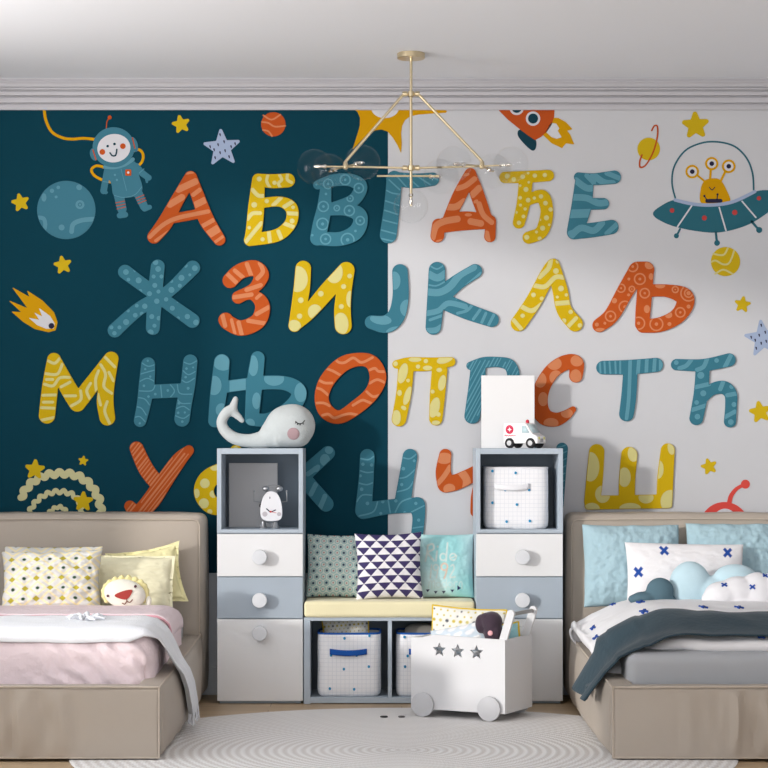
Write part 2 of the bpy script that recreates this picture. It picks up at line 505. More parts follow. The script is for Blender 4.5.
# ---- round braided rug
def rug_mat():
    m = bpy.data.materials.new('braided_wool'); m.use_nodes = True; nt = m.node_tree; b = nt.nodes['Principled BSDF']
    tc = nt.nodes.new('ShaderNodeTexCoord'); sp = nt.nodes.new('ShaderNodeSeparateXYZ'); nt.links.new(tc.outputs['Object'], sp.inputs[0])
    def mth(op, a, b2=None, c=None):
        nd = nt.nodes.new('ShaderNodeMath'); nd.operation = op
        for i, v in enumerate((a, b2, c)):
            if v is None: continue
            if isinstance(v, (int, float)): nd.inputs[i].default_value = v
            else: nt.links.new(v, nd.inputs[i])
        return nd.outputs[0]
    x, y = sp.outputs[0], sp.outputs[1]
    r = mth('SQRT', mth('ADD', mth('MULTIPLY', x, x), mth('MULTIPLY', y, y)))
    th = mth('ARCTAN2', y, x)
    zig = mth('PINGPONG', mth('MULTIPLY', th, 46.0), 1.0)
    ring = mth('SINE', mth('MULTIPLY', mth('ADD', r, mth('MULTIPLY', zig, .006)), 2*PI/.036))
    fine = mth('SINE', mth('MULTIPLY', mth('ADD', r, mth('MULTIPLY', zig, .010)), 2*PI/.012))
    h = mth('ADD', mth('MULTIPLY', ring, .5), mth('MULTIPLY', fine, .22))
    fac = mth('MULTIPLY_ADD', h, .62, .5)
    fac.node.use_clamp = True
    mx = nt.nodes.new('ShaderNodeMix'); mx.data_type = 'RGBA'
    mx.inputs[6].default_value = (*C(212,207,204), 1); mx.inputs[7].default_value = (*C(252,251,250), 1)
    nt.links.new(fac, mx.inputs[0]); nt.links.new(mx.outputs[2], b.inputs['Base Color'])
    bp = nt.nodes.new('ShaderNodeBump'); bp.inputs['Strength'].default_value = .5; bp.inputs['Distance'].default_value = .006
    nt.links.new(fac, bp.inputs['Height']); nt.links.new(bp.outputs[0], b.inputs['Normal'])
    b.inputs['Roughness'].default_value = .95; b.inputs['Specular IOR Level'].default_value = .1
    return m
rx, ry, RR = .07, -1.80, 1.27
rg = MB(); rg._lathe(Vector((rx, ry, 0)), Vector((0, 0, 1)), [(0.0005, RR), (.003, RR+.003), (.006, RR-.002), (.007, RR-.015)], 128, 0)
o = rg.build('round_rug', rug_mat(), loc=(rx, ry, 0)); tag(o, 'round pale grey braided rug with concentric rings on the floor', 'rug')
m_blk = mat('dark_enamel', C(30,28,30), .4)
for i, (px, w, lab) in enumerate(((384, .017, 'small flat black disc on the rug, left of the two'), (401.5, .015, 'small flat dark grey disc on the rug, right of the two'))):
    p = W(px, 719.3, 8.94); q = MB(); q._lathe(Vector((p.x, p.y, .0073)), Vector((0, 0, 1)), [(0, w*.9), (.002, w), (.004, w), (.006, w*.8)], 24, 0)
    tag(q.build('small_disc', m_blk if i == 0 else mat('grey_enamel', C(96,92,92), .4)), lab, 'disc', 'small discs lying on the rug')
# ================================================================== letters and pictures on the wall
PAL = {'o': (mat('letter_orange', C(203,92,38,.73), .85, spec=.1), mat('letter_orange_light', C(224,142,98,.73), .85, spec=.1)),
       'y': (mat('letter_yellow', C(222,186,24,.73), .85, spec=.1), mat('letter_yellow_light', C(230,222,150,.73), .85, spec=.1)),
       't': (mat('letter_teal', C(66,130,150,.73), .85, spec=.1), mat('letter_teal_light', C(104,164,182,.73), .85, spec=.1))}
def S(*pts, r=None): return ('s', list(pts), r) if r is not None else ('s', list(pts))
def ST(r, *strokes): return [('s', list(q), r) for q in strokes]
def DOT(*ds): return [('c', *d) for d in ds]
def EL(*es): return [('e', *e) for e in es]
def RG(*rs):
    out = []
    for x, y, R in rs: out += [('r', x, y, R, 4.5)]+([('c', x, y, R*.28)] if R > 14 else [])
    return out
def hatch(x0, x1, y0, y1, ang, gap, r, seed=1, amp=0, wl=60):
    rnd = random.Random(seed); out = []; cx, cy = (x0+x1)/2, (y0+y1)/2; R = math.hypot(x1-x0, y1-y0)/2
    a = math.radians(ang); d = (math.cos(a), math.sin(a)); nn = (-d[1], d[0]); k = -R
    while k < R:
        g = gap*rnd.uniform(.75, 1.25); pts = []; ph = rnd.uniform(0, 6)
        l0 = -R*rnd.uniform(.5, 1); l1 = R*rnd.uniform(.6, 1); q = l0
        while q < l1:
            w = amp*math.sin(q/wl*2*PI+ph); pts.append((cx+d[0]*q+nn[0]*(k+w), cy+d[1]*q+nn[1]*(k+w))); q += wl/5 if amp else 90
        if len(pts) > 1: out.append(('s', pts, r*rnd.uniform(.7, 1.3)))
        k += g
    return out
LETTERS = []
def letter(ch, col, label, body, pat, o=(0, 0), s=6.0, po=None, ps=None):
    b = conv(body, o[0], o[1], s); p = conv(pat, *(po or o), ps or s)
    mb = MB()
    wallplate(mb, b, 0, .0085, .0013, 0)
    wallplate(mb, p, .0086, .0005, 0, 1, clip=b, inset=.55)
    ob = mb.build('wall_letter', list(PAL[col]), angle=30, smooth=True)
    tag(ob, label, 'letter', 'Cyrillic alphabet letters on the wall')

letter('А', 'o', 'orange wall letter А with pale tiger stripes, left end of the top row',
  [S((205,582,40),(270,500,46),(340,370,40),(425,225,38)), S((425,225,38),(480,370,40),(520,480,46),(597,598,36)), S((330,470,29),(470,444,29))],
  ST(20,[(352,298),(455,250)],[(300,388),(372,345)],[(450,392),(510,362)])+ST(13,[(180,582),(260,510),(350,468),(530,430)],[(440,330),(480,300)],[(488,522),(560,482)])+ST(24,[(505,585),(585,535)])+ST(9,[(215,605),(300,545)],[(560,622),(625,575)],[(400,200),(455,190)]), (120,140))
letter('Б', 'y', 'yellow wall letter Б with cream squiggles and dots',
  [S((135,240,38),(122,400,48),(108,540,48),(84,602,35)), S((135,240,37),(220,248,42),(312,243,42)), S((150,380,30),(260,370,30),(325,400,38),(340,455,36),(315,520,36),(240,575,38),(85,600,37))],
  ST(12,[(100,300),(135,335),(185,335)],[(70,475),(100,442),(145,440)],[(60,612),(110,550),(152,500)],[(225,392),(272,345)],[(290,402),(345,368)],[(305,440),(380,445)],[(285,500),(350,525)],[(195,540),(205,615)],[(255,550),(275,600)])+ST(9,[(192,212),(185,250),(205,287)],[(262,212),(275,240),(255,262),(270,292)],[(310,205),(308,238),(335,257)])+DOT((140,235,15),(232,258,13),(110,390,17),(185,368,13),(343,405,11),(337,487,15),(80,527,11),(160,597,13)), (236,140))
letter('В', 't', 'teal wall letter В printed with small ringed circles',
  [S((490,270,27),(580,244,36),(680,240,38),(740,268,42),(742,310,40),(700,365,38),(600,405,36),(540,415,30)), S((560,420,34),(660,420,36),(735,445,44),(745,500,44),(710,560,46),(620,595,42),(490,590,42)), S((540,270,32),(530,400,42),(510,500,48),(490,590,45))],
  RG((553,265,28),(655,240,30),(737,290,28),(525,400,30),(680,425,30),(605,410,16),(520,505,34),(538,595,30),(745,485,25),(670,600,38),(685,352,18))+DOT((483,268,7),(540,325,8),(717,547,8),(458,572,8),(733,235,7)), (236,140))
letter('Г', 't', 'teal wall letter Г with thin pale curved lines, just under the lamp',
  [S((175,232,42),(300,246,44),(412,236,40)), S((182,232,46),(168,400,48),(146,570,51))],
  ST(4.5,[(130,300),(170,320),(225,328)],[(125,365),(215,395)],[(115,420),(210,450)],[(110,480),(205,505)],[(100,540),(200,567)],[(92,590),(190,612)],[(150,240),(215,300)],[(190,210),(262,292)],[(240,205),(330,285)],[(300,205),(400,272)],[(360,200),(450,245)]), (364,140))
letter('Д', 'o', 'orange wall letter Д with salmon blobs',
  [S((638,205,36),(575,330,42),(510,470,36)), S((638,205,36),(680,330,42),(730,470,38)), S((450,520,40),(590,487,57),(745,490,44)), S((446,510,38),(440,575,41)), S((762,485,30),(755,580,34)), ('n',('p',[(627,352),(594,428),(652,425)],1))],
  ST(20,[(410,585),(430,520),(480,490),(560,475)],[(490,402),(550,402),(600,370)],[(650,330),(690,290)],[(640,490),(700,502)])+ST(16,[(560,292),(610,275),(662,235)],[(690,385),(715,450),(765,495)],[(735,560),(745,612)])+EL((625,450,22,10),(610,210,24,9,-10),(670,370,16,10,-30))+ST(10,[(440,612),(480,602)]), (364,140))
letter('Ђ', 'y', 'yellow wall letter Ђ dotted in cream, partly behind a glass globe',
  [S((30,225,34),(160,222,36),(290,214,34)), S((155,240,42),(140,380,40),(113,495,37)), S((150,370,34),(205,345,36),(258,345,41),(281,420,38),(270,500,40),(240,560,38),(172,586,37))],
  DOT((42,218,15),(82,238,14),(135,222,14),(168,200,8),(208,215,13),(268,212,13),(155,298,15),(120,348,11),(168,362,14),(205,350,10),(245,340,13),(272,380,14),(303,418,13),(278,468,15),(122,392,9),(150,415,10),(140,460,11),(113,498,13),(98,435,8),(172,255,8),(120,275,8),(255,530,15),(218,553,9),(160,585,15),(237,592,12),(295,510,8),(240,480,7)), (500,140))
letter('Е', 't', 'teal wall letter Е with broad wavy bands, right end of the top row',
  [S((505,258,56),(488,400,60),(452,540,50)), S((470,222,27),(560,236,35),(685,224,40)), S((500,385,36),(620,383,34)), S((445,553,44),(560,540,44),(668,523,43))],
  ST(20,[(455,245),(520,290),(575,285)],[(440,345),(520,350),(590,380),(655,372)],[(560,212),(620,255),(675,262)],[(405,600),(480,530),(560,545),(610,500)])+ST(15,[(520,215),(560,255)],[(640,200),(725,235)],[(640,562),(705,502)],[(420,560),(460,545)])+ST(26,[(420,445),(540,440)]), (500,140))
letter('Ж', 't', 'teal wall letter Ж speckled with pale dots, left end of the second row',
  [S((408,100,42),(390,280,44),(378,468,42)), S((212,132,43),(400,270,40),(615,424,44)), S((618,108,44),(470,250,38),(300,350,40),(150,482,43))],
  DOT((217,133,17),(293,183,18),(273,122,12),(232,178,11),(302,248,13),(410,115,17),(383,160,12),(430,160,12),(390,213,15),(358,263,15),(412,250,12),(402,308,16),(458,297,13),(330,338,16),(495,350,15),(282,335,11),(312,383,12),(273,392,14),(218,433,18),(178,465,12),(148,500,13),(372,400,15),(415,410,14),(388,455,12),(585,400,16),(637,435,17),(530,410,11),(630,110,17),(550,168,18),(490,187,11),(600,150,9),(540,215,12),(490,240,18),(575,95,12),(530,310,10),(230,365,10),(130,465,12),(365,495,18),(395,75,16)), (90,250))
letter('З', 'o', 'orange wall letter З with pale crosswise stripes',
  [S((122,243,46),(180,190,46),(265,170,48),(308,215,46),(265,290,34),(170,345,38)), S((175,340,30),(250,330,30),(300,362,40),(316,415,45),(285,490,47),(190,529,46),(115,500,45),(95,480,44))],
  ST(13,[(105,205),(165,262)],[(150,185),(198,225)],[(222,145),(247,212)],[(300,140),(318,190),(285,232)],[(220,300),(305,272)],[(140,345),(250,328)],[(280,445),(360,400)],[(230,485),(335,502)],[(172,495),(192,572)],[(75,450),(92,515)])+ST(10,[(130,480),(150,562)],[(280,350),(322,312)]), (210,240))
letter('И', 'y', 'yellow wall letter И with large cream ovals and dots',
  [S((140,172,47),(130,300,49),(108,430,44),(88,515,37)), S((92,510,36),(175,432,44),(290,300,50),(398,182,50)), S((398,182,50),(385,300,46),(375,420,50),(380,515,51))],
  EL((105,235,62,78),(325,195,52,65),(210,432,42,45),(85,520,42,40),(365,505,46,68),(422,355,24,50))+DOT((125,362,17),(118,458,16),(245,323,17),(418,217,14),(382,280,15),(368,400,15)), (280,240))
letter('Ј', 't', 'teal wall letter Ј with pale ovals where the two wall colours meet',
  [S((432,36,23.5),(434,110,24.5),(422,165,26),(392,192,27),(347,187,20.5))],
  EL((685,245,38,55),(765,410,45,52),(605,478,65,30,8),(690,548,55,28,-10)), (256,260), 3, (280,240), 6)
letter('К', 't', 'teal wall letter К with wood-grain waves',
  [S((222,182,50),(215,350,52),(200,522,47)), S((245,335,56),(350,250,46),(450,188,43)), S((270,372,48),(400,428,48),(550,480,43))],
  ST(22,[(172,205),(225,228),(275,200)],[(165,312),(235,315),(300,280),(360,210),(440,165)])+ST(17,[(150,442),(230,425),(290,380),(390,400)],[(160,545),(215,540),(250,520)])+ST(9,[(180,480),(250,455)],[(345,440),(400,425),(430,395)],[(440,475),(480,420)],[(490,495),(515,440)],[(530,512),(565,445)],[(380,290),(485,200)],[(340,350),(400,350)])+ST(5,[(178,155),(222,175),(262,152)],[(170,270),(220,275),(275,247)]), (400,240))
letter('Л', 'y', 'yellow wall letter Л with cream waves and dots',
  [S((112,500,48),(200,370,48),(290,200,46),(318,152,40)), S((318,152,40),(360,300,46),(385,420,46),(450,503,47))],
  ST(14,[(305,110),(290,170),(238,222)],[(210,275),(270,280),(330,225),(378,225)],[(125,398),(190,425),(255,383)],[(335,382),(418,375)])+ST(12,[(80,480),(135,545)],[(400,527),(455,470)])+DOT((335,187,17),(200,330,14),(250,352,12),(365,292,17),(343,343,9),(397,330,10),(135,455,13),(190,488,13),(423,432,13),(383,485,14),(478,513,13),(345,130,12)), (500,240))
letter('Љ', 'o', 'orange wall letter Љ covered in ringed circles, right end of the second row',
  [S((116,512,42),(190,450,46),(270,310,50),(345,185,55)), S((345,180,50),(395,180,50)), S((393,180,50),(388,300,46),(378,420,45),(372,505,42)), S((400,305,38),(520,305,38),(618,335,52),(630,385,52),(580,460,46),(480,508,44),(378,516,41))],
  RG((358,235,32),(387,320,28),(182,458,30),(268,402,34),(310,295,16),(245,290,24),(457,505,38),(350,500,36),(600,435,28),(570,298,18),(650,320,46),(650,320,24),(315,160,30))+EL((415,150,28,26),(425,220,14,20),(480,275,30,16),(205,365,16,16),(400,415,18,24),(530,450,22,20),(120,540,30,12))+DOT((292,235,9),(290,330,9),(100,508,12),(148,500,9),(650,400,12),(535,505,12)), (580,240))
letter('М', 'y', 'yellow wall letter М with winding cream lines, left end of the third row',
  [S((325,178,41),(302,340,48),(283,513,49)), S((325,180,41),(400,330,50),(465,440,50)), S((465,440,50),(565,310,48),(668,174,44)), S((670,174,42),(642,330,46),(632,430,50),(645,526,47))],
  ST(8.5,[(290,185),(330,200),(362,168)],[(276,262),(345,265),(375,205)],[(280,297),(318,297)],[(268,325),(320,335),(360,288),(418,285)],[(258,392),(342,390)],[(262,433),(318,433)],[(248,466),(337,470)],[(248,542),(325,525)],[(368,342),(422,313)],[(388,396),(455,395)],[(428,456),(485,420),(485,365)],[(540,412),(522,365),(545,320)],[(580,372),(575,300),(592,245)],[(605,208),(635,265),(625,340),(672,380)],[(630,162),(690,222)],[(655,255),(682,305)],[(588,385),(605,450)],[(645,430),(630,490),(662,565)]), (0,330))
letter('Н', 't', 'teal wall letter Н with fine pale contour lines',
  [S((230,206,42),(222,320,47),(205,440,42),(182,544,38)), S((483,190,43),(468,330,44),(445,450,46),(433,534,46)), S((250,370,42),(430,362,42))],
  ST(3.6,[(188,195),(230,218),(272,208)],[(183,265),(235,250),(275,240)],[(178,310),(225,290),(270,310)],[(168,365),(250,365),(272,330)],[(165,405),(210,415),(238,450)],[(155,460),(190,470),(218,510)],[(147,525),(180,520),(212,550)],[(305,330),(312,405)],[(360,325),(388,365),(365,402)],[(405,325),(420,380),(492,385)],[(438,190),(480,205),(522,185)],[(430,235),(470,268),(512,250)],[(420,290),(460,315),(507,290)],[(402,412),(430,440),(482,440)],[(393,475),(440,458),(477,480)],[(388,512),(440,530),(477,508)])+DOT((228,185,7),(213,235,7),(243,280,7),(205,335,8),(273,385,8),(232,400,8),(348,363,8),(460,232,8),(455,283,8),(470,350,9),(415,440,8),(410,497,8),(450,495,7),(180,560,7),(435,550,8),(500,225,6)), (110,330))
letter('Њ', 't', 'teal wall letter Њ with pale ovals, behind the whale',
  [S((132,192,47),(112,380,50),(90,545,40)), S((120,345,36),(300,322,36)), S((347,170,42),(327,330,48),(312,530,42)), S((330,318,42),(500,318,42),(588,360,46),(580,425,46),(500,500,45),(400,540,40),(310,535,40))],
  EL((140,192,60,52),(85,333,45,58),(320,215,30,62),(445,293,60,42),(605,375,38,58),(340,425,26,50),(130,480,35,40),(300,560,30,28))+[('p',[(178,300),(275,290),(275,365),(178,375)],0)], (200,330))
letter('О', 'o', 'orange wall letter О with pale zigzag stripes',
  [('o',[(360,177,40),(435,200,44),(468,285,50),(430,380,44),(340,462,44),(240,522,40),(162,492,46),(130,410,42),(162,305,46),(255,207,46)])],
  ST(8,[(210,175),(235,195),(270,195),(320,168),(370,195),(435,165)],[(155,232),(195,245),(240,270)],[(115,302),(150,318),(192,318)],[(100,348),(130,358),(168,390)],[(90,440),(140,438),(178,455)],[(135,512),(170,505),(205,528),(255,512),(300,502),(352,512)],[(318,452),(370,422),(400,428),(438,445)],[(400,370),(440,400),(492,385)],[(418,320),(465,298),(518,322)],[(412,243),(450,230),(470,248),(510,250)]), (300,330))
letter('П', 'y', 'yellow wall letter П with cream pebble shapes',
  [S((155,180,47),(143,320,46),(114,475,44)), S((100,146,26),(180,145,42),(300,145,40),(424,131,29)), S((358,180,47),(345,330,46),(335,473,40))],
  EL((137,200,27,62,15),(165,335,20,58,18),(98,465,27,45),(210,118,38,14),(285,168,28,14),(355,180,17,13),(390,115,52,24,-20),(372,258,22,48,12),(327,405,30,62,15),(117,318,14,18),(142,408,17,12,30),(335,497,25,14))+DOT((275,127,13),(228,160,13),(315,310,12),(350,447,14),(168,243,11),(93,143,14)), (380,340))
letter('Р', 't', 'teal wall letter Р with slanting brush strokes, behind the white board',
  [S((588,180,46),(578,300,50),(553,456,47)), S((543,155,25),(620,137,34),(700,132,31),(775,150,36),(800,215,38),(770,290,38),(690,330,38),(590,340,38))],
  hatch(500,850,90,510,-62,19,3.6,3), (380,340))
letter('С', 'o', 'orange wall letter С with pale round spots, behind the white board',
  [S((515,216,40),(515,140,46),(450,137,46),(370,190,46),(310,290,48),(295,390,52),(325,458,50),(390,478,42),(450,455,32),(497,417,19))],
  EL((385,142,44,38),(520,125,38,34),(513,218,34,42),(395,225,40,42),(300,240,38,46),(318,355,30,42),(460,440,36,28),(365,498,45,30)), (490,340))
letter('Т', 't', 'teal wall letter Т with upright stripes',
  [S((138,226,41),(300,223,44),(455,210,43)), S((303,240,43),(292,400,45),(278,504,44))],
  ST(6,[(118,190),(122,262)],[(145,188),(150,268)],[(175,186),(182,270)],[(210,184),(214,270)],[(240,184),(240,270)])+ST(11,[(352,178),(346,262)],[(400,170),(396,262)],[(448,165),(442,256)],[(483,170),(483,245)],[(300,185),(292,400),(278,530)]), (580,330))
letter('Ћ', 't', 'teal wall letter Ћ with dots and bands, right end of the third row',
  [S((219,208,34),(380,211,37),(533,180,40)), S((375,240,42),(365,380,43),(337,530,41)), S((380,400,34),(430,357,36),(500,345,40),(543,385,38),(545,460,35),(539,549,36))],
  ST(13,[(235,230),(275,215),(305,180)],[(340,240),(380,220),(402,170)],[(508,222),(542,155)],[(322,345),(412,325)],[(310,480),(398,452)],[(480,355),(500,305)],[(522,392),(582,380)],[(508,522),(568,490)])+DOT((216,196,14),(458,183,14),(363,272,21),(378,380,18),(338,435,14),(343,520,17),(548,340,14),(562,447,15),(543,552,17)), (640,330))
letter('У', 'o', 'orange wall letter У with brushed pale streaks, above the left headboard',
  [S((160,170,41),(215,290,46),(275,370,46)), S((473,183,31),(415,240,44),(330,360,50),(250,480,54),(195,540,48)), S((120,516,33),(150,548,42),(195,540,46))],
  hatch(60,520,100,600,-52,21,4.5,5), (110,420))
letter('Ф', 'y', 'yellow wall letter Ф with cream spots, behind the left storage tower',
  [('o',[(231,470,9),(210,478,9.5),(204,492,10),(212,505,9),(229,506,8.5),(246,503,9),(256,490,10),(250,476,9)]), S((236,451,6),(232,490,6.5),(228,518,6))],
  EL((205,483.3,4.8,4.8),(204,503.3,5,5),(196.7,493.3,3,4.7),(213.5,494,3.7,3.7),(214.6,467.5,4.2,3.2),(210,511.6,2.5,2.5),(236,450,3,4)), (0,0), 1)
letter('Х', 't', 'teal wall letter Х with pale bands, beside the left tower',
  [S((328,453,7),(303,476,7.6),(279,502,7)), S((283,455,7),(304,479,7.6),(326,504,7.6))],
  EL((325,460,5,6),(329,450,4,4),(316,469,3.5,3))+ST(2.4,[(308,474),(318,467)],[(320,508),(325,496)],[(311,494),(316,484)],[(290,462),(296,456)],[(283,497),(292,500)]), (0,0), 1)
letter('Ц', 't', 'teal wall letter Ц with thin contour lines, across the colour change above the bench',
  [S((404,158,44),(397,300,45),(380,482,50)), S((382,485,50),(540,460,44),(690,450,46)), S((660,157,44),(637,300,46),(615,440,50)), S((702,452,50),(712,520,38),(703,620,36),(690,700,32))],
  ST(4.5,[(362,170),(410,178),(447,155)],[(352,240),(400,255),(447,250)],[(345,315),(400,328),(445,312)],[(340,430),(375,390),(440,392)],[(355,515),(440,490),(467,425)],[(528,415),(542,498)],[(572,492),(610,430),(690,402)],[(668,492),(752,450)],[(588,290),(640,280),(697,230)],[(585,370),(650,350),(685,300)],[(615,165),(660,172),(702,140)],[(665,590),(745,578)])+DOT((378,205,10),(430,210,10),(362,275,9),(370,355,11),(405,440,11),(497,430,10),(575,425,10),(628,495,9),(620,232,11),(610,327,10),(695,440,10),(712,540,10),(685,185,9),(485,500,9)), (300,430))
letter('Ч', 'o', 'orange wall letter Ч with salmon patches, beside the right tower',
  [S((272,150,37),(260,250,46),(275,322,52)), S((275,325,51),(340,312,48),(420,275,45),(500,230,40)), S((520,150,38),(490,300,42),(468,400,42),(456,490,34))],
  EL((265,170,50,34),(295,352,36,30,-10))+ST(15,[(225,322),(262,280),(300,222)])+ST(24,[(370,255),(400,300),(395,350)]), (400,430))
letter('Џ', 't', 'teal wall letter Џ with faint bands, showing right of the right tower',
  [S((562,448.5,5.8),(559,480,6.4),(557,505,6.5)), S((530,450,6),(527,480,6.5),(525,505,6.5)), S((525,506,6.3),(557,506,6.3)), S((541,508,5),(540,518,5))],
  ST(.7,*[[(552,446+i*7),(560,447+i*7),(569,443+i*7)] for i in range(9)]), (0,0), 1)
letter('Ш', 'y', 'yellow wall letter Ш with big cream spots, above the right headboard',
  [S((340,130,46),(328,280,50),(312,430,48)), S((535,150,49),(522,300,49),(520,420,49)), S((766,122,42),(752,280,48),(746,420,48)), ('p',[(285,415),(775,405),(772,450),(287,458)],20)],
  EL((300,220,55,88),(375,385,45,52),(310,475,48,38),(505,283,38,58),(560,140,35,50),(635,405,45,35),(540,470,65,32),(705,235,35,58),(790,100,26,48),(780,430,58,70)), (540,430))

# ---- pictures
m_sy = mat('print_yellow', C(214,182,30,.80), .85, spec=.1); m_gold = mat('print_gold', C(216,160,10,.80), .85, spec=.1)
m_or = mat('print_orange', C(196,86,36,.80), .85, spec=.1); m_orl = PAL['o'][1]
m_tl = mat('print_teal', C(68,126,146,.80), .85, spec=.1); m_tll = mat('print_teal_light', C(98,152,170,.80), .85, spec=.1); m_tld = mat('print_teal_dark', C(50,108,124,.80), .85, spec=.1)
m_dk = mat('print_navy', C(22,58,72,1.0), .85, spec=.1); m_wh = mat('print_white', C(222,222,228,.80), .85, spec=.1); m_ink = mat('print_ink', C(40,38,60), .85, spec=.1)
m_lil = mat('print_lilac', C(168,184,214,.80), .85, spec=.1); m_crm = mat('print_cream', C(212,208,160,.80), .85, spec=.1); m_red = mat('print_red', C(226,84,76,.80), .85, spec=.1)
m_yl = PAL['y'][1]; m_brn = mat('print_dark_red', C(190,72,70,.80), .85, spec=.1)
def pic(name, label, cat, layers, o=(0, 0), s=6.0, group=None):
    """layers: (part name or None, material, prims, level); a picture of one layer set is one mesh, else parts under an empty"""
    parts = {}; order = []
    for i_, (part, m, prims, lv, *cl) in enumerate(layers):
        if part and part[0] == '+': part = part[1:]+'|'+str(i_)
        if part not in parts: parts[part] = []; order.append(part)
        parts[part].append((m, conv(prims, o[0], o[1], s), lv, cl[0] if cl else None))
    if len(order) == 1: root = None
    else:
        first = MB(); wallplate(first, parts[order[0]][0][1], 0, .001)
        a = np.array(first.v); c = (a.min(0)+a.max(0))/2
        root = thing(name, label, cat, (c[0], 0, float(a.min(0)[2])), 0, group)
    for part in order:
        mb = MB(); mats = []
        for m, pr, lv, cl in parts[part]:
            if m not in mats: mats.append(m)
            wallplate(mb, pr, lv*.0011, .0018 if lv == 0 else .0010, 0, mats.index(m), res=.45, clip=cl)
        ob = mb.build(name if root is None else part.split('|')[0], mats, root, smooth=False)
        if root is None: tag(ob, label, cat, group)
    return root
GS = 'star stickers on the wall'
for x, y, R, rot, lab in ((20.5,202.5,10,-12,'small yellow star left of the teal moon'), (181,124.3,10,-12,'small yellow star right of the astronaut'), (62.8,265,10,-10,'small yellow star below the teal moon'),
    (35,469.5,11,4,'yellow star over the left end of the cream rainbow'), (83.3,460.8,5.5,8,'tiny yellow star above the cream rainbow'), (83.3,501.5,11,2,'yellow star on the right half of the cream rainbow'),
    (695.5,125.5,15,-3,'large yellow star above the flying saucer'), (742.5,304.5,9,8,'small yellow star below the yellow planet'), (709,466.5,9,-15,'small yellow star above the red antenna'), (760,412,12,-10,'yellow star right of the letter Ћ')):
    pic('wall_star', lab, 'star', [(None, m_sy, [star(x, y, R*.93, rot, .42, .17)], 2 if 'rainbow' in lab else 0)], (0, 0), 1, GS)
for x, y, lab, rot in ((222, 148, 'lilac star with dark flecks above the letter А', -4), (763, 338.5, 'lilac star with dark flecks at the right edge of the photo', -8)):
    fl = [('s', [(x+a, y+b-1, .8), (x+a+.4, y+b+1, .45)]) for a, b in ((-2,-13),(2,-6),(-4,-3),(9,-1),(13,-4),(-8,2),(3,3),(-7,10),(7,9),(-12,-1),(-2,5))]
    pic('speckled_star', lab, 'star', [(None, m_lil, [star(x, y, 19, rot, .42, .08)], 0), (None, m_ink, fl, 1)], (0, 0), 1, GS)
pic('wall_moon', 'big teal cratered moon left of the astronaut', 'moon', [(None, m_tl, [('c',398,660,175)], 0),
    (None, m_tll, [('r',480,628,20,7),('c',480,628,7),('c',475,524,17),('c',312,545,13),('c',350,525,11),('c',337,582,9),('e',264,585,15,25),('c',370,765,18),('s',[(430,790),(440,745),(490,722),(560,715)],14),('s',[(225,705),(262,712),(272,750),(262,790)],12)], 1, [('c',66.3,210,28.8)])], (0, 100))
pic('small_planet', 'small orange banded planet near the cornice', 'planet', [(None, m_or, [('c',620,146,73)], 0),
    (None, m_orl, ST(5,[(560,92),(610,118),(662,88)],[(552,132),(590,138),(630,160),(692,155)],[(558,180),(590,188),(612,217)]), 1)], (170, 100))
pic('small_planet', 'yellow banded planet under the flying saucer', 'planet', [(None, m_sy, [('c',428,253,117)], 0),
    (None, m_yl, ST(7,[(330,190),(410,200),(446,145)],[(315,255),(350,245),(410,275),(460,260),(497,165)],[(345,352),(410,318),(485,352)]), 1)], (672, 230), 8)
pic('comet', 'yellow comet with white core on the teal wall', 'comet', [('tail', m_gold, [('p',[(105,305),(242,382),(222,330),(340,408),(430,500),(458,580),(442,640),(390,655),(280,630),(190,575),(98,495),(178,500),(80,410),(228,472)],3)], 0),
    ('core', m_wh, [('p',[(236,545),(320,562),(280,505),(342,537),(315,468),(400,530),(438,590),(428,628),(370,628),(300,600)],2)], 1), ('eye', m_ink, [('c',412,607,23)], 2)], (0, 250), 8)
pic('wall_sun', 'golden sun with curved rays cut off by the cornice', 'sun', [('rays', m_gold, [('p',[(78,112),(105,130),(121,165),(120,215),(104,270),(76,356),(130,300),(180,258),(215,240),(250,236),(285,248),(315,282),(345,330),(366,376),(370,320),(366,260),(372,215),(390,180),(420,158),(470,147),(560,140),(636,136),(640,126),(600,112)],1)], 0),
    ('disc', m_wh, [('e',270,105,84,64)], 1)], (340, 90))
pic('rocket', 'orange rocket with two portholes under the cornice', 'rocket', [
    ('flame', m_gold, [('p',[(372,168),(410,170),(455,195),(492,235),(460,243),(480,270),(503,325),(455,318),(432,347),(370,318),(318,268)],2)], 0),
    ('flame_core', m_wh, [('p',[(368,200),(395,205),(412,230),(402,245),(425,282),(400,290),(370,280),(338,250)],3)], 1),
    ('fin', m_dk, [('b',[(180,240),(240,275),(274,305),(272,350),(250,360),(200,315),(168,270)],2)], 0),
    ('body', m_or, [('p',[(40,108),(386,108),(384,160),(368,210),(340,250),(305,282),(270,300),(225,270),(170,228),(105,175)],1)], 1),
    ('porthole', m_wh, [('c',258,172,43)], 2), ('porthole', m_dk, [('c',258,172,30)], 3), ('+porthole', m_wh, [('c',160,108,43)], 2), ('+porthole', m_dk, [('c',160,108,30)], 3)], (490, 90))
pic('ringed_planet', 'yellow planet with a thin orange ring near the cornice', 'planet', [('globe', m_sy, [('c',410,327,34)], 0),
    ('ring', m_or, [('s',[(419,272),(427,258),(436,260),(436,290),(424,335),(402,374),(385,382),(383,365),(390,345)],2.4)], 1)], (512, 40), 3)
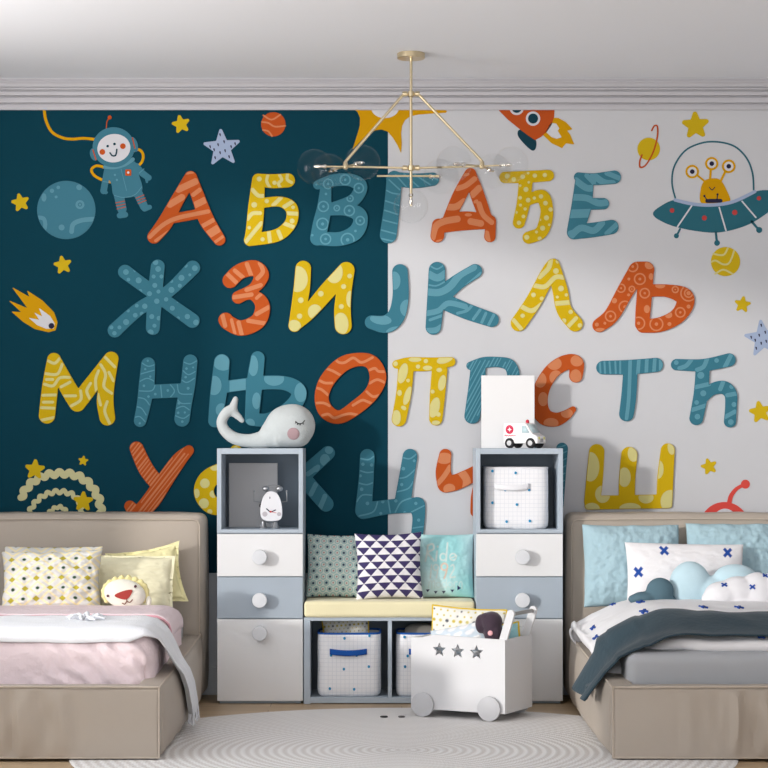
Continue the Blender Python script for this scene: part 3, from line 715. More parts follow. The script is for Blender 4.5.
pic('flying_saucer', 'teal flying saucer picture with glass dome outline and three legs', 'saucer', [
    ('hull', m_tld, [('b',[(80,622),(110,588),(205,542),(300,568),(440,576),(560,556),(690,492),(780,484),(840,500),(850,530),(768,612),(640,690),(480,732),(340,725),(200,695),(110,655)],2)], 0),
    ('hull', m_wh, ST(4.5,[(310,575),(225,700)],[(475,585),(515,722)],[(612,548),(695,645)]), 1),
    ('hull', m_brn, DOT((192,603,14),(386,648,15),(568,615,16),(713,530,13)), 1),
    ('dome', m_tld, [('s',[(212,530),(192,440),(205,340),(270,245),(370,198),(470,192),(570,220),(640,290),(675,380),(682,482)],5)], 0),
    ('rim', m_lil, [('s',[(210,540),(320,565),(440,570),(560,550),(688,490)],10)], 2),
    ('+landing_leg', m_tld, [('s',[(240,715),(222,750)],6),('c',218,755,15)], 0), ('+landing_leg', m_tld, [('s',[(455,735),(461,795)],7),('c',462,798,17)], 0), ('+landing_leg', m_tld, [('s',[(670,670),(712,718)],7),('c',715,720,18)], 0)], (640, 110))
pic('alien', 'yellow three-eyed alien picture sitting in the flying saucer', 'alien', [
    ('body', m_gold, [('b',[(366,555),(366,470),(388,425),(430,411),(480,420),(518,480),(538,552),(450,565)],1),('s',[(390,430),(335,385)],6),('s',[(420,420),(425,350)],7),('s',[(485,425),(512,368)],7),('c',313,370,41),('c',430,322,40),('c',532,338,41)], 0),
    *[('+eyeball', m_wh, DOT(q), 1) for q in ((313,370,28),(430,322,27),(532,338,28))], *[('+pupil', m_ink, DOT(q), 2) for q in ((313,370,14),(430,322,14),(532,338,14))],
    ('smile', m_ink, [('s',[(415,463),(432,480),(449,463)],2.6)], 1),
    ('control_panel', m_ink, [('s',[(403,546),(483,545)],12),('s',[(386,518),(402,540)],3),('c',386,516,7),('s',[(461,540),(465,510)],3),('c',465,507,7)], 1)], (640, 110))
tb = [('s',[(165,430,22),(152,490,20),(142,545,20)]),('s',[(335,400,22),(375,440,20),(412,466,18)]),('s',[(400,478,9),(402,492,7)]),('s',[(160,555,8),(155,560,6)])]
pic('astronaut', 'waving astronaut picture in a teal space suit on the teal wall', 'astronaut', [
    ('tether', m_gold, [('s',[(-215,50),(-205,120),(-170,190),(-110,225),(-50,235),(20,230),(88,236)],8.5)], 0),
    ('backpack_strap', m_gold, [('s',[(150,405),(100,395),(69,418),(85,452),(130,478),(182,492)],8)], 0), ('+backpack_strap', m_gold, [('s',[(322,306),(355,298),(378,325),(375,365),(350,397)],8)], 0),
    ('antenna', m_or, [('s',[(158,170),(162,130),(176,108)],3),('c',178,105,12)], 0),
    ('space_suit', m_tl, [('b',[(148,408),(240,405),(322,368),(350,450),(372,535),(325,575),(265,583),(205,570),(190,500)],3)]+tb+[('s',[(233,570,30),(252,655,28)]),('s',[(238,693,17),(272,688,17)]),('s',[(348,560,28),(385,640,24)]),('s',[(388,652,18),(418,643,14)])], 1),
    ('space_suit', m_tll, [('s',[(246,412),(280,545)],1.8),('s',[(205,572),(262,585),(330,568),(372,520)],2),('s',[(150,402),(205,405),(270,388),(318,356)],11),('c',210,450,7),('c',222,480,7),('s',[(138,490),(178,495)],2),('s',[(355,440),(385,412)],2)], 2),
    ('space_suit', m_or, ST(2.3,[(214,618),(268,607)],[(218,636),(272,625)],[(222,655),(274,642)],[(336,590),(384,570)],[(342,605),(392,588)],[(350,622),(398,602)]), 2),
    ('badge', m_or, [('p',[(277,422),(303,422),(303,450),(277,450)],5)], 2), ('badge', m_wh, [('c',290,436,7)], 3),
    ('helmet', m_tl, [('e',202,284,126,120),('e',84,327,23,38,-15),('e',325,268,22,46,-15)], 3),
    ('helmet', m_or, [('s',[(78,300),(97,360)],3.5),('s',[(315,228),(330,290)],3.5)], 4),
    ('face', m_wh, [('e',204,290,99,85,-8)], 4), ('face', m_or, DOT((135,313,17),(258,278,17)), 5), ('face', m_dk, [('c',167,278,8),('c',208,265,8),('s',[(181,318),(195,335),(215,332),(222,297)],4.5)], 5)], (80, 100))
def ricrac(pts, r, A, wl):
    P = catmull([(x, y, r) for x, y in pts], step=14); out = []; L = 0
    for i, p in enumerate(P):
        a = P[max(i-1, 0)]; b = P[min(i+1, len(P)-1)]; t = np.array([b[0]-a[0], b[1]-a[1]]); t = t/np.hypot(*t)
        if i: L += math.hypot(P[i][0]-P[i-1][0], P[i][1]-P[i-1][1])
        w = A*math.sin(L/wl*2*PI); out.append((p[0]-t[1]*w, p[1]+t[0]*w, r))
    return ('s', out)
pic('rainbow', 'cream zigzag rainbow picture above the left headboard', 'rainbow', [
    ('outer_arch', m_crm, [ricrac([(125,465),(160,410),(205,365),(270,333),(370,320),(455,332),(520,368),(565,420),(595,480),(605,545),(600,620)],20,12,61)], 0),
    ('middle_arch', m_crm, [ricrac([(170,570),(200,510),(250,460),(310,435),(370,430),(430,445),(470,480),(490,530),(485,590)],13,10,48)], 0),
    ('inner_arch', m_crm, [ricrac([(285,575),(310,540),(350,522),(385,532),(400,570)],11,8,36)], 0)], (0, 420))
pic('wall_creature', 'red round head with a curved antenna above the right headboard', 'creature', [
    ('head', m_red, [('c',506,580,148)], 0), ('face', m_wh, [('e',510,562,78,90)], 1),
    ('antenna', m_red, [('s',[(534,445,14),(546,395,13),(580,352,11),(625,328,10)]),('c',632,325,27)], 1)], (640, 430))
# ================================================================== storage towers and bench
m_grey = mat('cabinet_blue_grey', C(176,187,198), .5)
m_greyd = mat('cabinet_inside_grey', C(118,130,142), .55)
m_front = mat('cabinet_white', C(228,228,229), .4, bump=.02, bscale=40, stretch=(1,1,.05))
m_blue = mat('drawer_blue_grey', C(168,179,190), .45)
m_gap = mat('shadow_gap', C(90,92,96), .7)
FY = -.36   # front plane of the furniture
s_f = 9.44/F
def ztow(py): return HZ+(440-py)*s_f
def tower(x0, x1, label, knobs, kc):
    cx = (x0+x1)/2; t = thing('storage_tower', label, 'cabinet', (cx, FY/2, 0), 0, 'storage towers beside the bench')
    zt = 1.162; zo = ztow(533); zi = zt-.026; e = .016
    b = MB()
    b.box(x0, x1, FY+.018, -.03, .012, zo)                  # closed lower body
    b.box(x0+.01, x1-.01, FY+.03, -.04, 0, .012)
    b.build('body', m_grey, t, smooth=False, bevel=.0015)
    c = MB()
    c.box(x0, x0+e+.004, FY, -.03, zo, zt); c.box(x1-e-.004, x1, FY, -.03, zo, zt)
    c.box(x0+e+.004, x1-e-.004, FY, -.03, zi, zt); c.box(x0+e+.004, x1-e-.004, FY, -.03, zo, zo+.016)
    c.build('open_shelf', m_grey, t, smooth=False, bevel=.0015)
    MB().box(x0+e+.004, x1-e-.004, -.045, -.03, zo+.016, zi).build('back_panel', m_greyd, t, smooth=False)
    for nm, y0, y1, m, k in (('drawer', 534, 576.3, m_front, 557), ('drawer', 577.3, 618.3, m_blue, 600), ('door', 619.3, 701, m_front, 633)):
        f = MB().box(x0+.001, x1-.001, FY, FY+.0175, ztow(y1), ztow(y0)).build(nm, m, t, smooth=False, bevel=.0015)
        if m is m_blue: f['label'] = 'blue-grey drawer'
        z = ztow(k)+.001; kn = MB()
        kn._lathe(Vector((kc, FY, z)), Vector((0, -1, 0)), [(0, .022), (.006, .024), (.010, .031), (.014, .0335), (.040, .0335), (.0425, .032), (.043, .028)], 40, 0)
        kn.build('knob', mat('knob_white', C(218,220,224), .4), f, angle=50)
    return t
XT1 = ((217-385)*s_f, (303-385)*s_f); XT2 = ((476-385)*s_f, (563-385)*s_f)
tower(*XT1, 'white and blue-grey storage tower left of the bench, whale on top', 3, (XT1[0]+XT1[1])/2)
tower(*XT2, 'white and blue-grey storage tower right of the bench, toy ambulance on top', 3, (XT2[0]+XT2[1])/2+.012)
# bench
bx0, bx1 = XT1[1]+.003, XT2[0]-.003
bt = thing('bench_shelf', 'low grey bench with open cubbies between the two towers', 'bench', ((bx0+bx1)/2, FY/2, 0))
zb = ztow(617.5)
for xa in (bx0, bx1-.03): MB().box(xa, xa+.03, FY+.005, -.03, 0, zb-.016).build('side_panel', m_grey, bt, smooth=False, bevel=.0015)
MB().box(bx0, bx1, FY+.005, -.03, zb-.016, zb).build('top_panel', m_grey, bt, smooth=False, bevel=.0015)
xd = (389-385)*s_f+.004
MB().box(xd-.009, xd+.009, FY+.005, -.03, .03, zb-.016).build('divider', m_grey, bt, smooth=False, bevel=.001)
MB().box(bx0+.03, bx1-.03, FY+.005, -.03, .004, .03).build('bottom_panel', m_grey, bt, smooth=False, bevel=.001)
MB().box(bx0+.03, bx1-.03, -.045, -.03, .03, zb-.016).build('back_panel', m_greyd, bt, smooth=False)
# seat cushion
sc = MB(); softbox(sc, bx0+.002, bx1-.002, FY-.008, -.04, zb+.001, zb+.073, (0, .004, .003), r=.014, wr=.003, seed=4)
o = sc.build('seat_cushion', mat('yellow_linen', C(236,227,188), .9, bump=.25, bscale=220, mottle=.06, mscale=3, sheen=.2), merge=1e-4)
tag(o, 'long pale yellow seat cushion on the bench', 'cushion')
ZS = zb+.075
pm_ = mat('printed_cotton', rough=.9, attr=True, bump=.15, bscale=260)
# patterned cushions on the bench
def paint_dots(U, V):
    base = np.ones(U.shape+(3,))*np.array(C(218,224,216)); P = .225
    for row in range(-7, 8):
        for k in range(-7, 8):
            cx = (k+.5*(row % 2))*P; cy = row*P*.87
            d = np.hypot(U-cx, V-cy)
            base = mixc(base, C(120,182,184), cov(abs(d-.08)-.012, .03))
            base = mixc(base, C(28,70,94) if (k+row) % 2 else C(176,96,92), cov(d-(.045 if (k+row) % 2 else .024), .03))
    return base
def paint_tri(U, V):
    base = np.ones(U.shape+(3,))*np.array(C(232,230,232)); rows = 9
    y = (V+1)/2*rows; j = np.floor(y); fy = y-j
    x = (U+1)/2*4.7+np.where(j % 2 == 0, 0, .5); fx = x-np.floor(x)
    tri = abs(fx-.5) < (fy)/2*.98       # point down
    return np.where(tri[..., None], np.array(C(62,54,98)), base)
TXT = [S((-.62,.62),(-.66,.35),(-.72,.12),r=.03), S((-.62,.62),(-.45,.66),(-.42,.5),(-.62,.38),(-.42,.12),r=.03), S((-.3,.42),(-.34,.12),r=.028), ('c',-.27,.58,.03),
       ('r',-.08,.24,.11,.022), S((.08,.7),(.02,.12),r=.026), ('r',.27,.24,.11,.022), S((.18,.2),(.4,.28),r=.02),
       S((-.5,-.02),(-.54,-.42),r=.022), ('r',-.34,-.1,.09,.02), S((-.26,-.1),(-.32,-.42),r=.022), S((.2,-.05),(.28,-.02),(.3,-.16),(.16,-.4),(.34,-.4),r=.022)]
TX9 = [('r',-.04,-.08,.11,.028), S((.07,-.08),(.02,-.28),(-.04,-.44),r=.028)]
TXM = [S((-.6,-.75),(-.58,-.55),r=.018), S((-.58,-.58),(-.5,-.52),(-.48,-.75),r=.018), S((-.48,-.58),(-.4,-.52),(-.38,-.75),r=.018), ('r',-.25,-.65,.08,.016), ('r',-.05,-.65,.08,.016), S((.04,-.42),(.03,-.75),r=.018),
       ('r',.16,-.65,.08,.016), S((.3,-.75),(.32,-.58),(.42,-.55),r=.018), S((.48,-.75),(.5,-.58),(.58,-.56),(.58,-.75),r=.018)]
def paint_aqua(U, V):
    f = np.clip(.5+.55*np.sin(U*2.1+V*1.3+.9)+.25*np.sin(V*3-U*2), 0, 1)
    base = mixc(np.ones(U.shape+(3,))*np.array(C(208,236,238)), C(156,212,214), f)
    def fl(pr): return field([tuple(p) if p[0] != 's' else ('s', [(q[0], q[1], p[2]) for q in p[1]]) for p in pr], U, V)
    base = mixc(base, C(214,222,216), cov(fl(TXT)-.004, .02)*.85)
    base = mixc(base, C(224,196,176), cov(fl(TX9)-.004, .02)*.9)
    base = mixc(base, C(206,226,224), cov(fl(TXM), .02)*.85)
    for x, y in ((-.62,-.80),(-.34,-.86),(-.06,-.86),(.24,-.82)):
        d = np.maximum(abs(U-x)*1.0+(y-V)*.8-.05, V-y-.02)
        base = mixc(base, C(34,40,88), cov(d, .02))
    base = mixc(base, C(34,40,88), cov(np.maximum(abs(V+.74)+(.45-U)*-.6-.06, (.42-U)), .02))
    return base
def cush(name, label, px0, px1, py0, D, t, mats, paint=None, n=120, lean=-10, zbase=ZS, group=None, rz=0, ry=0, k=.05, **kw):
    w = (px1-px0)*D/F; top = HZ+(440-py0)*D/F; h = (top-zbase)/math.cos(math.radians(lean)); c = W((px0+px1)/2, 440, D)
    o = pillow(name, w, h, t, place(c.x, c.y, zbase, lean, ry, rz), mats, paint, n=n, k=k, **kw)
    return tag(o, label, 'cushion', group)
GB = 'scatter cushions on the bench'
cush('dotted_cushion', 'pale green cushion with small dots and rings, left on the bench', 306, 367, 535, 9.64, .11, pm_, paint_dots, 150, group=GB, seed=2, k=.04, ry=1)
cush('triangle_cushion', 'white cushion with navy triangles in the middle of the bench', 356, 423.5, 533, 9.52, .12, pm_, paint_tri, 180, group=GB, seed=5, lean=-9, k=.07, ry=-1.5)
cush('lettered_cushion', 'aqua cushion with faint lettering, right on the bench', 416.5, 474, 534.5, 9.63, .12, pm_, paint_aqua, 150, group=GB, seed=8, k=.035)
# ---- fabric baskets
m_bin = mat('basket_cotton', C(226,227,236), .9, bump=.2, bscale=200)
def bin_mat():
    m = bpy.data.materials.new('checked_cotton'); m.use_nodes = True; nt = m.node_tree; b = nt.nodes['Principled BSDF']
    tc = nt.nodes.new('ShaderNodeTexCoord'); sp = nt.nodes.new('ShaderNodeSeparateXYZ'); nt.links.new(tc.outputs['Object'], sp.inputs[0])
    fs = []
    for ax in (0, 2):
        a = nt.nodes.new('ShaderNodeMath'); a.operation = 'MULTIPLY'; a.inputs[1].default_value = 52; nt.links.new(sp.outputs[ax], a.inputs[0])
        f = nt.nodes.new('ShaderNodeMath'); f.operation = 'FRACT'; nt.links.new(a.outputs[0], f.inputs[0])
        g = nt.nodes.new('ShaderNodeMath'); g.operation = 'LESS_THAN'; g.inputs[1].default_value = .10; nt.links.new(f.outputs[0], g.inputs[0]); fs.append(g)
    mxm = nt.nodes.new('ShaderNodeMath'); mxm.operation = 'MAXIMUM'; nt.links.new(fs[0].outputs[0], mxm.inputs[0]); nt.links.new(fs[1].outputs[0], mxm.inputs[1])
    mx = nt.nodes.new('ShaderNodeMix'); mx.data_type = 'RGBA'; mx.inputs[6].default_value = (*C(240,240,243), 1); mx.inputs[7].default_value = (*C(222,224,230), 1)
    nt.links.new(mxm.outputs[0], mx.inputs[0]); nt.links.new(mx.outputs[2], b.inputs['Base Color']); b.inputs['Roughness'].default_value = .9
    return m
m_chk = bin_mat(); m_cob = mat('cobalt_tape', C(22,84,168), .7); m_dot = mat('blue_print_dot', C(40,140,188), .8)
m_wtape = mat('white_tape', C(236,236,240), .8)
def basket(x0, x1, yf, yb, z0, z1, label, rim, dots, hand, hm, group):
    t = thing('storage_basket', label, 'basket', ((x0+x1)/2, (yf+yb)/2, z0), 0, group)
    b = MB(); cx, cy = (x0+x1)/2, (yf+yb)/2; hx, hy = (x1-x0)/2, (yb-yf)/2
    def ring(z, ins, wob):
        pts = []; rr = .02; N = 10
        for sx, sy in ((1, -1), (1, 1), (-1, 1), (-1, -1)):
            pass
        out = []
        n = 64
        for i in range(n):
            a = 2*PI*i/n; e = 7.0; c_, s_ = math.cos(a), math.sin(a)
            r = (abs(c_)**e+abs(s_)**e)**(-1/e)
            x = (hx-ins)*r*c_; y = (hy-ins)*r*s_
            w = wob*noise.noise(Vector((x*14, y*14, z*12+cx*9)))
            out.append((cx+x*(1+w), cy+y*(1+w), z))
        return out
    H = z1-z0; levels = [(0, .012), (.012, .002)]+[(H*i/8, .0) for i in range(1, 8)]+[(H, .002)]
    vs = []
    for h, ins in levels: vs += ring(z0+h, ins, .014)
    for h, ins in ((H, .007), (H*.5, .008), (.01, .012)): vs += ring(z0+h, ins, .014)
    n = 64; L = len(levels)+3; fs = []
    for i in range(L-1):
        for k in range(n): fs.append((i*n+k, i*n+(k+1) % n, (i+1)*n+(k+1) % n, (i+1)*n+k))
    fs.append(tuple(range(n-1, -1, -1))); fs.append(tuple((L-1)*n+k for k in range(n)))
    b.add(vs, fs)
    fy = yf-.0012
    for u, v in dots:
        x = x0+(x1-x0)*u; z = z0+H*(1-v); q = .0065
        sh = [(x+q*.9*math.cos(a), fy-.003, z+q*math.sin(a)) for a in [2*PI*i/10 for i in range(10)]]
        b.add(sh+[(p[0], fy+.006, p[2]) for p in sh], [tuple(range(10))]+[(i, (i+1) % 10, 10+(i+1) % 10, 10+i) for i in range(10)], 1)
    b.build('fabric_body', [m_chk, m_dot], t, angle=50)
    if rim:
        r_ = MB(); r_.tube([Vector(p) for p in ring(z1, .0045, .014)], .0052, 8, closed=True); r_.build('rim', rim, t)
    u0, u1, v0 = hand
    h = MB(); N = 14
    def hf(u, v):
        x = x0+(x1-x0)*(u0+(u1-u0)*u); return (x, fy-.004-.012*math.sin(PI*u), z0+H*(1-v0)-.013*math.sin(PI*u)*.5+(v-.5)*.026)
    h.grid(hf, N, 3); h.build('handle', hm, t, solid=.004)
    return t
GK = 'fabric baskets in the bench cubbies'
sb = 9.46/F
bk1 = basket((317-385)*sb, (381-385)*sb, -.335, -.08, .0305, HZ-(634-440)*sb, 'white checked basket with blue handle in the left cubby of the bench', m_cob,
       [(.43,.07),(.82,.03),(.42,.56),(.81,.52),(.2,.87),(.58,.88),(.22,.34),(.62,.34)], (.2, .78, .28), m_cob, GK)
bk2 = basket((396-385)*sb, (461-385)*sb, -.335, -.08, .0305, HZ-(634-440)*sb, 'white checked basket with blue handle in the right cubby, half hidden by the toy cart', m_cob,
       [(.13,.05),(.52,.05),(.14,.52),(.55,.55),(.18,.35),(.85,.87)], (.2, .78, .28), m_cob, GK)
st = 9.50/F
basket((484.5-385)*st, (549-385)*st, -.31, -.07, ztow(533)+.0165, HZ-(468-440)*st, 'white checked basket with white handle in the open shelf of the right tower', m_wtape,
       [(.12,.05),(.48,.08),(.32,.36),(.69,.36),(.12,.57),(.5,.6),(.34,.88),(.7,.87)], (.15, .69, .3), m_wtape, None)
def paint_speck(bg, cols, P=.19, r=.028):
    def f(U, V):
        base = np.ones(U.shape+(3,))*np.array(bg)
        k = 0
        for a in range(-6, 7):
            for c_ in range(-7, 8):
                cx = (a+.5*(c_ % 2))*P; cy = c_*P*.8; k += 1
                base = mixc(base, cols[k % len(cols)], cov(np.hypot(U-cx, V-cy)-r*(1 if k % 3 else 1.7), .02))
        return base
    return f
def piped(name, label, w, h, t, M, paint, m_pipe, parent=None, k=.06, seed=0, n=90, cat='cushion', group=None, r=.005):
    root = empty(name, (0, 0, 0)); root.matrix_local = M; tag(root, label, cat, group)
    pillow('cover', w, h, t, Matrix.Identity(4), pm_, paint, n=n, k=k, parent=root, seed=seed)
    pts = []; N = 24
    def P(a, b): return (w/2*a*(1-k*(1-b*b)), 0, h/2*b*(1-k*(1-a*a))+h/2)
    for i in range(N): pts.append(P(-1+2*i/N, -1))
    for i in range(N): pts.append(P(1, -1+2*i/N))
    for i in range(N): pts.append(P(1-2*i/N, 1))
    for i in range(N): pts.append(P(-1, 1-2*i/N))
    q = MB(); q.tube(pts, r, 8, closed=True); q.build('piping', m_pipe, root, local=True)
    return root
m_ypipe = mat('mustard_piping', C(222,190,60), .8)
sp_ = paint_speck(C(236,234,226), [C(206,186,70), C(90,92,100), C(210,196,120), C(200,180,60)])
p = W(350, 626, 9.62)
piped('speckled_cushion', 'dotted white cushion with mustard piping inside the left basket', .215, .215, .09, place(p.x-.005, p.y-.02, .172, -12, -5, 0), sp_, m_ypipe, seed=3)
q = MB(); softbox(q, (404-385)*sb, (455-385)*sb, -.27, -.12, .05, HZ-(628-440)*9.6/F, (.005,.005,.02), r=.03, wr=.01)
tag(q.build('folded_blanket', mat('taupe_wool', C(150,146,140), .95, bump=.4, bscale=90), merge=1e-4), 'dull beige folded blanket inside the right bench basket', 'blanket')
# dark round toy behind the basket in the right tower
q = MB(); p = W(497, 474, 9.66); q.ball((p.x, -.10, p.z-.012), (.032, .024, .034))
q.ball((p.x, -.10, p.z-.07), (.03, .022, .045))
remesh('soft_toy', q, mat('dark_teal_plush', C(52,82,92), .95, bump=.4, bscale=120), voxel=.004)
tag(bpy.data.objects['soft_toy'], 'dark teal round-headed soft toy peeking over the basket in the right tower', 'toy')

# ---- whale
m_wha = mat('whale_plush', C(190,196,197), .95, bump=.5, bscale=160, sheen=.3, mottle=.04, mscale=30)
DWH = 9.60; swh = DWH/F; wy = DWH-DW
def wp(x, y): return W(200+x/6, 330+y/6, DWH)
WZ = 1.163-wp(0, 703).z
wt = thing('plush_whale', 'pale grey plush whale with closed eyes on the left tower', 'toy', (wp(400,700).x, wy, 1.163))
q = MB()
def wb_(x, y, rx_, rz_, ry_):
    c = wp(x, y); q.ball((c.x, c.y, c.z+WZ), (rx_/6*swh, ry_, rz_/6*swh), 28, 18)
for pt in catmull([(330,660,44),(390,645,54),(440,618,82),(490,590,110),(520,573,126),(560,568,128),(572,574,118)], step=5): wb_(pt[0], pt[1], pt[2], pt[2], min(.088, pt[2]/6*swh*.9))
for pt in catmull([(480,640,60),(560,622,78),(586,615,84)], step=5): wb_(pt[0], pt[1], pt[2], pt[2], .075)
for i in range(15):
    t_ = i/14; pts = catmull([(390,650,55),(300,660,42),(210,645,38),(150,600,34),(130,545,32),(160,490,32),(195,470,30)], step=4)
for pt in pts: wb_(pt[0], pt[1], pt[2], pt[2], pt[2]/6*swh*.9)
for pt in catmull([(195,470,28),(205,435,22),(213,410,18)], step=4): wb_(pt[0], pt[1], pt[2], pt[2], pt[2]/6*swh*.8)
for pt in catmull([(190,480,28),(225,510,22),(252,538,16)], step=4): wb_(pt[0], pt[1], pt[2], pt[2], pt[2]/6*swh*.8)
wbody = remesh('body', q, m_wha, wt, voxel=.0045, smooth=10)
def disc(o, x, z, r, th, n=24):
    vs = [(x, front_y(o, x, z)-th, z)]
    for ring_ in (.5, .85, 1.0):
        for k in range(n):
            a = 2*PI*k/n; X, Z = x+r*ring_*math.cos(a), z+r*ring_*math.sin(a)
            vs.append((X, (front_y(o, X, Z) or vs[0][1])-th*(1 if ring_ < 1 else -.2), Z))
    fs = [(0, 1+(k+1) % n, 1+k) for k in range(n)]
    for g in range(2): fs += [(1+g*n+k, 1+g*n+(k+1) % n, 1+(g+1)*n+(k+1) % n, 1+(g+1)*n+k) for k in range(n)]
    return MB().add(vs, fs)
c = wp(565, 618); q = disc(wbody, c.x, c.z+WZ, .029, .003)
q.build('cheek_patch', mat('dusty_pink_felt', C(178,150,154), .95, bump=.3, bscale=200), wt)
q = MB()
for L in ([(577,542),(590,556),(605,559),(620,553),(632,538)], [(582,549),(575,556)], [(592,556),(588,565)], [(605,559),(605,568)], [(620,553),(625,562)]):
    q.tube([(wp(*a).x, front_y(wbody, wp(*a).x, wp(*a).z+WZ)-.001, wp(*a).z+WZ) for a in L], .0022, 6)
q.build('closed_eye', mat('black_thread', C(25,25,28), .8), wt)
# ---- plain board and robot clock in the left shelf
zsh = ztow(533)+.0165
c0, c1 = W(229, 440, 9.68), W(277.5, 440, 9.68)
q = MB(); q.box(c0.x, c1.x, -.125, -.108, zsh, HZ+(440-463)*9.68/F)
tag(q.build('blank_canvas', mat('canvas_grey', C(186,186,188), .8, bump=.1, bscale=300), smooth=False, bevel=.002), 'plain light grey canvas standing in the open shelf of the left tower', 'canvas')
# robot alarm clock
DR = 9.56; sr = DR/F
def rp(x, y): return W(240+x/12.8, 480+y/12.8, DR)
ry_ = DR-DW; RZ0 = zsh-rp(0, 665).z
rt = thing('robot_clock', 'small white robot alarm clock with raised arms on the left shelf', 'clock', (rp(395,0).x, ry_, zsh))
m_chr = mat('brushed_chrome', C(170,172,176), .3, metal=.8); m_rw = mat('robot_white', C(226,226,230), .3)
q = MB(); c = rp(395, 400); hw = 150/12.8*sr; 
q.ball((c.x, c.y, c.z+RZ0-.018), (hw, .035, .056), 28, 16); q.ball((c.x, c.y, c.z+RZ0+.012), (hw*.92, .033, .056), 28, 16)
remesh('case', q, m_chr, rt, voxel=.004)
q = MB(); prn = [('b', [(282,320),(318,238),(362,200),(405,190),(450,200),(495,238),(530,320),(546,430),(535,530),(470,566),(345,566),(280,525),(266,430)], 0)]
L = contour(prn, 6); vs, fs = slab(L, .006, .002, sr/12.8)
c00 = rp(0, 0)
def onface(mb, vs, fs, d, m=0): mb.add([(v[0]+c00.x, ry_-d-v[2], v[1]+c00.z+RZ0) for v in vs], fs, m)
fc = MB(); onface(fc, vs, fs, .031); fc.build('dial', m_rw, rt)
for pr, nm_, m_, d in (([('s',[(345,412),(395,455)],7),('s',[(460,428),(400,455)],7),], 'clock_hands', m_ink, .0365), ([('c',398,450,13),('s',[(400,452),(470,465)],3)], 'second_hand', mat('clock_red', C(190,40,40), .5), .0372), ([('s',[(388,262),(388,282)],5)], 'hour_mark', m_ink, .0366), ([('c',325,480,32)], 'cheek', mat('cheek_grey', C(186,180,186), .6), .0368), ([('c',505,480,26)], 'cheek', mat('cheek_grey'), .0368)):
    q = MB(); vs, fs = slab(contour(pr, 3), .0008, 0, sr/12.8); onface(q, vs, fs, d); q.build(nm_, m_, rt)
q = MB()
for x in (262, 528):
    c = rp(x, 375); q.ball((c.x, ry_-.008, c.z+RZ0), (.006, .012, .009), 16, 10)
q.build('side_dial', mat('robot_black', C(40,40,46), .4), rt)
for sx, x0, x1 in ((-1, 262, 180), (1, 540, 600)):
    a, b_, c_ = rp(x0, 330), rp(x1, 320), rp(x1-5*sx, 190)
    q = MB(); q.tube([(a.x, ry_, a.z+RZ0), (b_.x, ry_, b_.z+RZ0), (c_.x, ry_, c_.z+RZ0)], .0028, 8); q.ball((c_.x, ry_, c_.z+RZ0), .0048, 12, 8)
    q.build('arm', m_chr, rt)
for x in (300, 455):
    a = rp(x, 640); q = MB(); q._lathe(Vector((a.x, ry_, zsh)), Vector((0, 0, 1)), [(0, .018), (.006, .019), (.014, .013), (.03, .010)], 24, 0); q.build('foot', m_chr, rt)
q = MB()
for x in (330, 505):
    a = rp(x, 160); q.ball((a.x, ry_, a.z+RZ0), (.016, .013, .014), 16, 10)
a, b_ = rp(330, 140), rp(505, 140); q.tube([(a.x, ry_, a.z+RZ0+.006), ((a.x+b_.x)/2, ry_, a.z+RZ0+.012), (b_.x, ry_, b_.z+RZ0+.006)], .0025, 8)
q.build('bell', m_chr, rt)
# ---- board and ambulance on the right tower
c0, c1 = W(481.5, 440, 9.66), W(534.5, 440, 9.66)
q = MB(); q.box(c0.x, c1.x, -.145, -.125, 1.162, HZ+(440-375.5)*9.66/F)
tag(q.build('blank_canvas', mat('canvas_white', C(232,232,233), .8, bump=.1, bscale=300), smooth=False, bevel=.002), 'plain white canvas standing on top of the right tower', 'canvas')
DA = 9.52; sa = DA/F
at_ = thing('toy_ambulance', 'white toy ambulance with red light on the right tower', 'toy', (W(524, 440, DA).x, DA-DW, 1.162), math.radians(-32))
# local frame: x forward (right), y depth; length .19
m_am = mat('toy_white_paint', C(238,236,236), .3); m_tyre = mat('toy_tyre', C(36,36,38), .6); m_hub = mat('toy_hub', C(196,196,198), .35); m_gls = mat('toy_window', C(190,212,218), .15)
pf = [(-.085,.022),(-.085,.108),(-.080,.116),(.020,.116),(.034,.112),(.066,.066),(.088,.056),(.092,.046),(.092,.022)]
q = MB(); n = len(pf); hw = .042
q.add([(x, -hw, z) for x, z in pf]+[(x, hw, z) for x, z in pf], [tuple(range(n)), tuple(range(2*n-1, n-1, -1))]+[(i, (i+1) % n, n+(i+1) % n, n+i) for i in range(n)])
q.build('body', m_am, at_, local=True, smooth=False, bevel=.006, seg=3)
q = MB()
q.add([(-.0+.012, -hw-.0006, .108-.006),(.030, -hw-.0006, .104),(.052, -hw-.0006, .07),(.012, -hw-.0006, .07)], [(0,1,2,3)])
q.build('side_window', m_gls, at_, local=True, solid=.002)
q = MB(); a = Vector((.0375, 0, .1085)); b_ = Vector((.0635, 0, .0715)); nrm = Vector((.046, 0, .032)).normalized()*.0012
q.add([a+nrm+Vector((0, -.034, 0)), a+nrm+Vector((0, .034, 0)), b_+nrm+Vector((0, .034, 0)), b_+nrm+Vector((0, -.034, 0))], [(0, 1, 2, 3)])
q.build('windscreen', m_gls, at_, local=True, solid=.002)
for x in (-.052, .056):
    for sy in (-1, 1):
        q = MB(); q._lathe(Vector((x, sy*.030, .024)), Vector((0, sy, 0)), [(0, .020), (.002, .0235), (.014, .0235), (.017, .020), (.0172, .012)], 28, 0)
        w_ = q.build('wheel', m_tyre, at_, local=True, angle=40)
        q = MB(); q._lathe(Vector((x, sy*.0465, .024)), Vector((0, sy, 0)), [(0, .0125), (.002, .0115), (.003, .006)], 20, 0); q.build('hubcap', m_hub, w_, local=True)
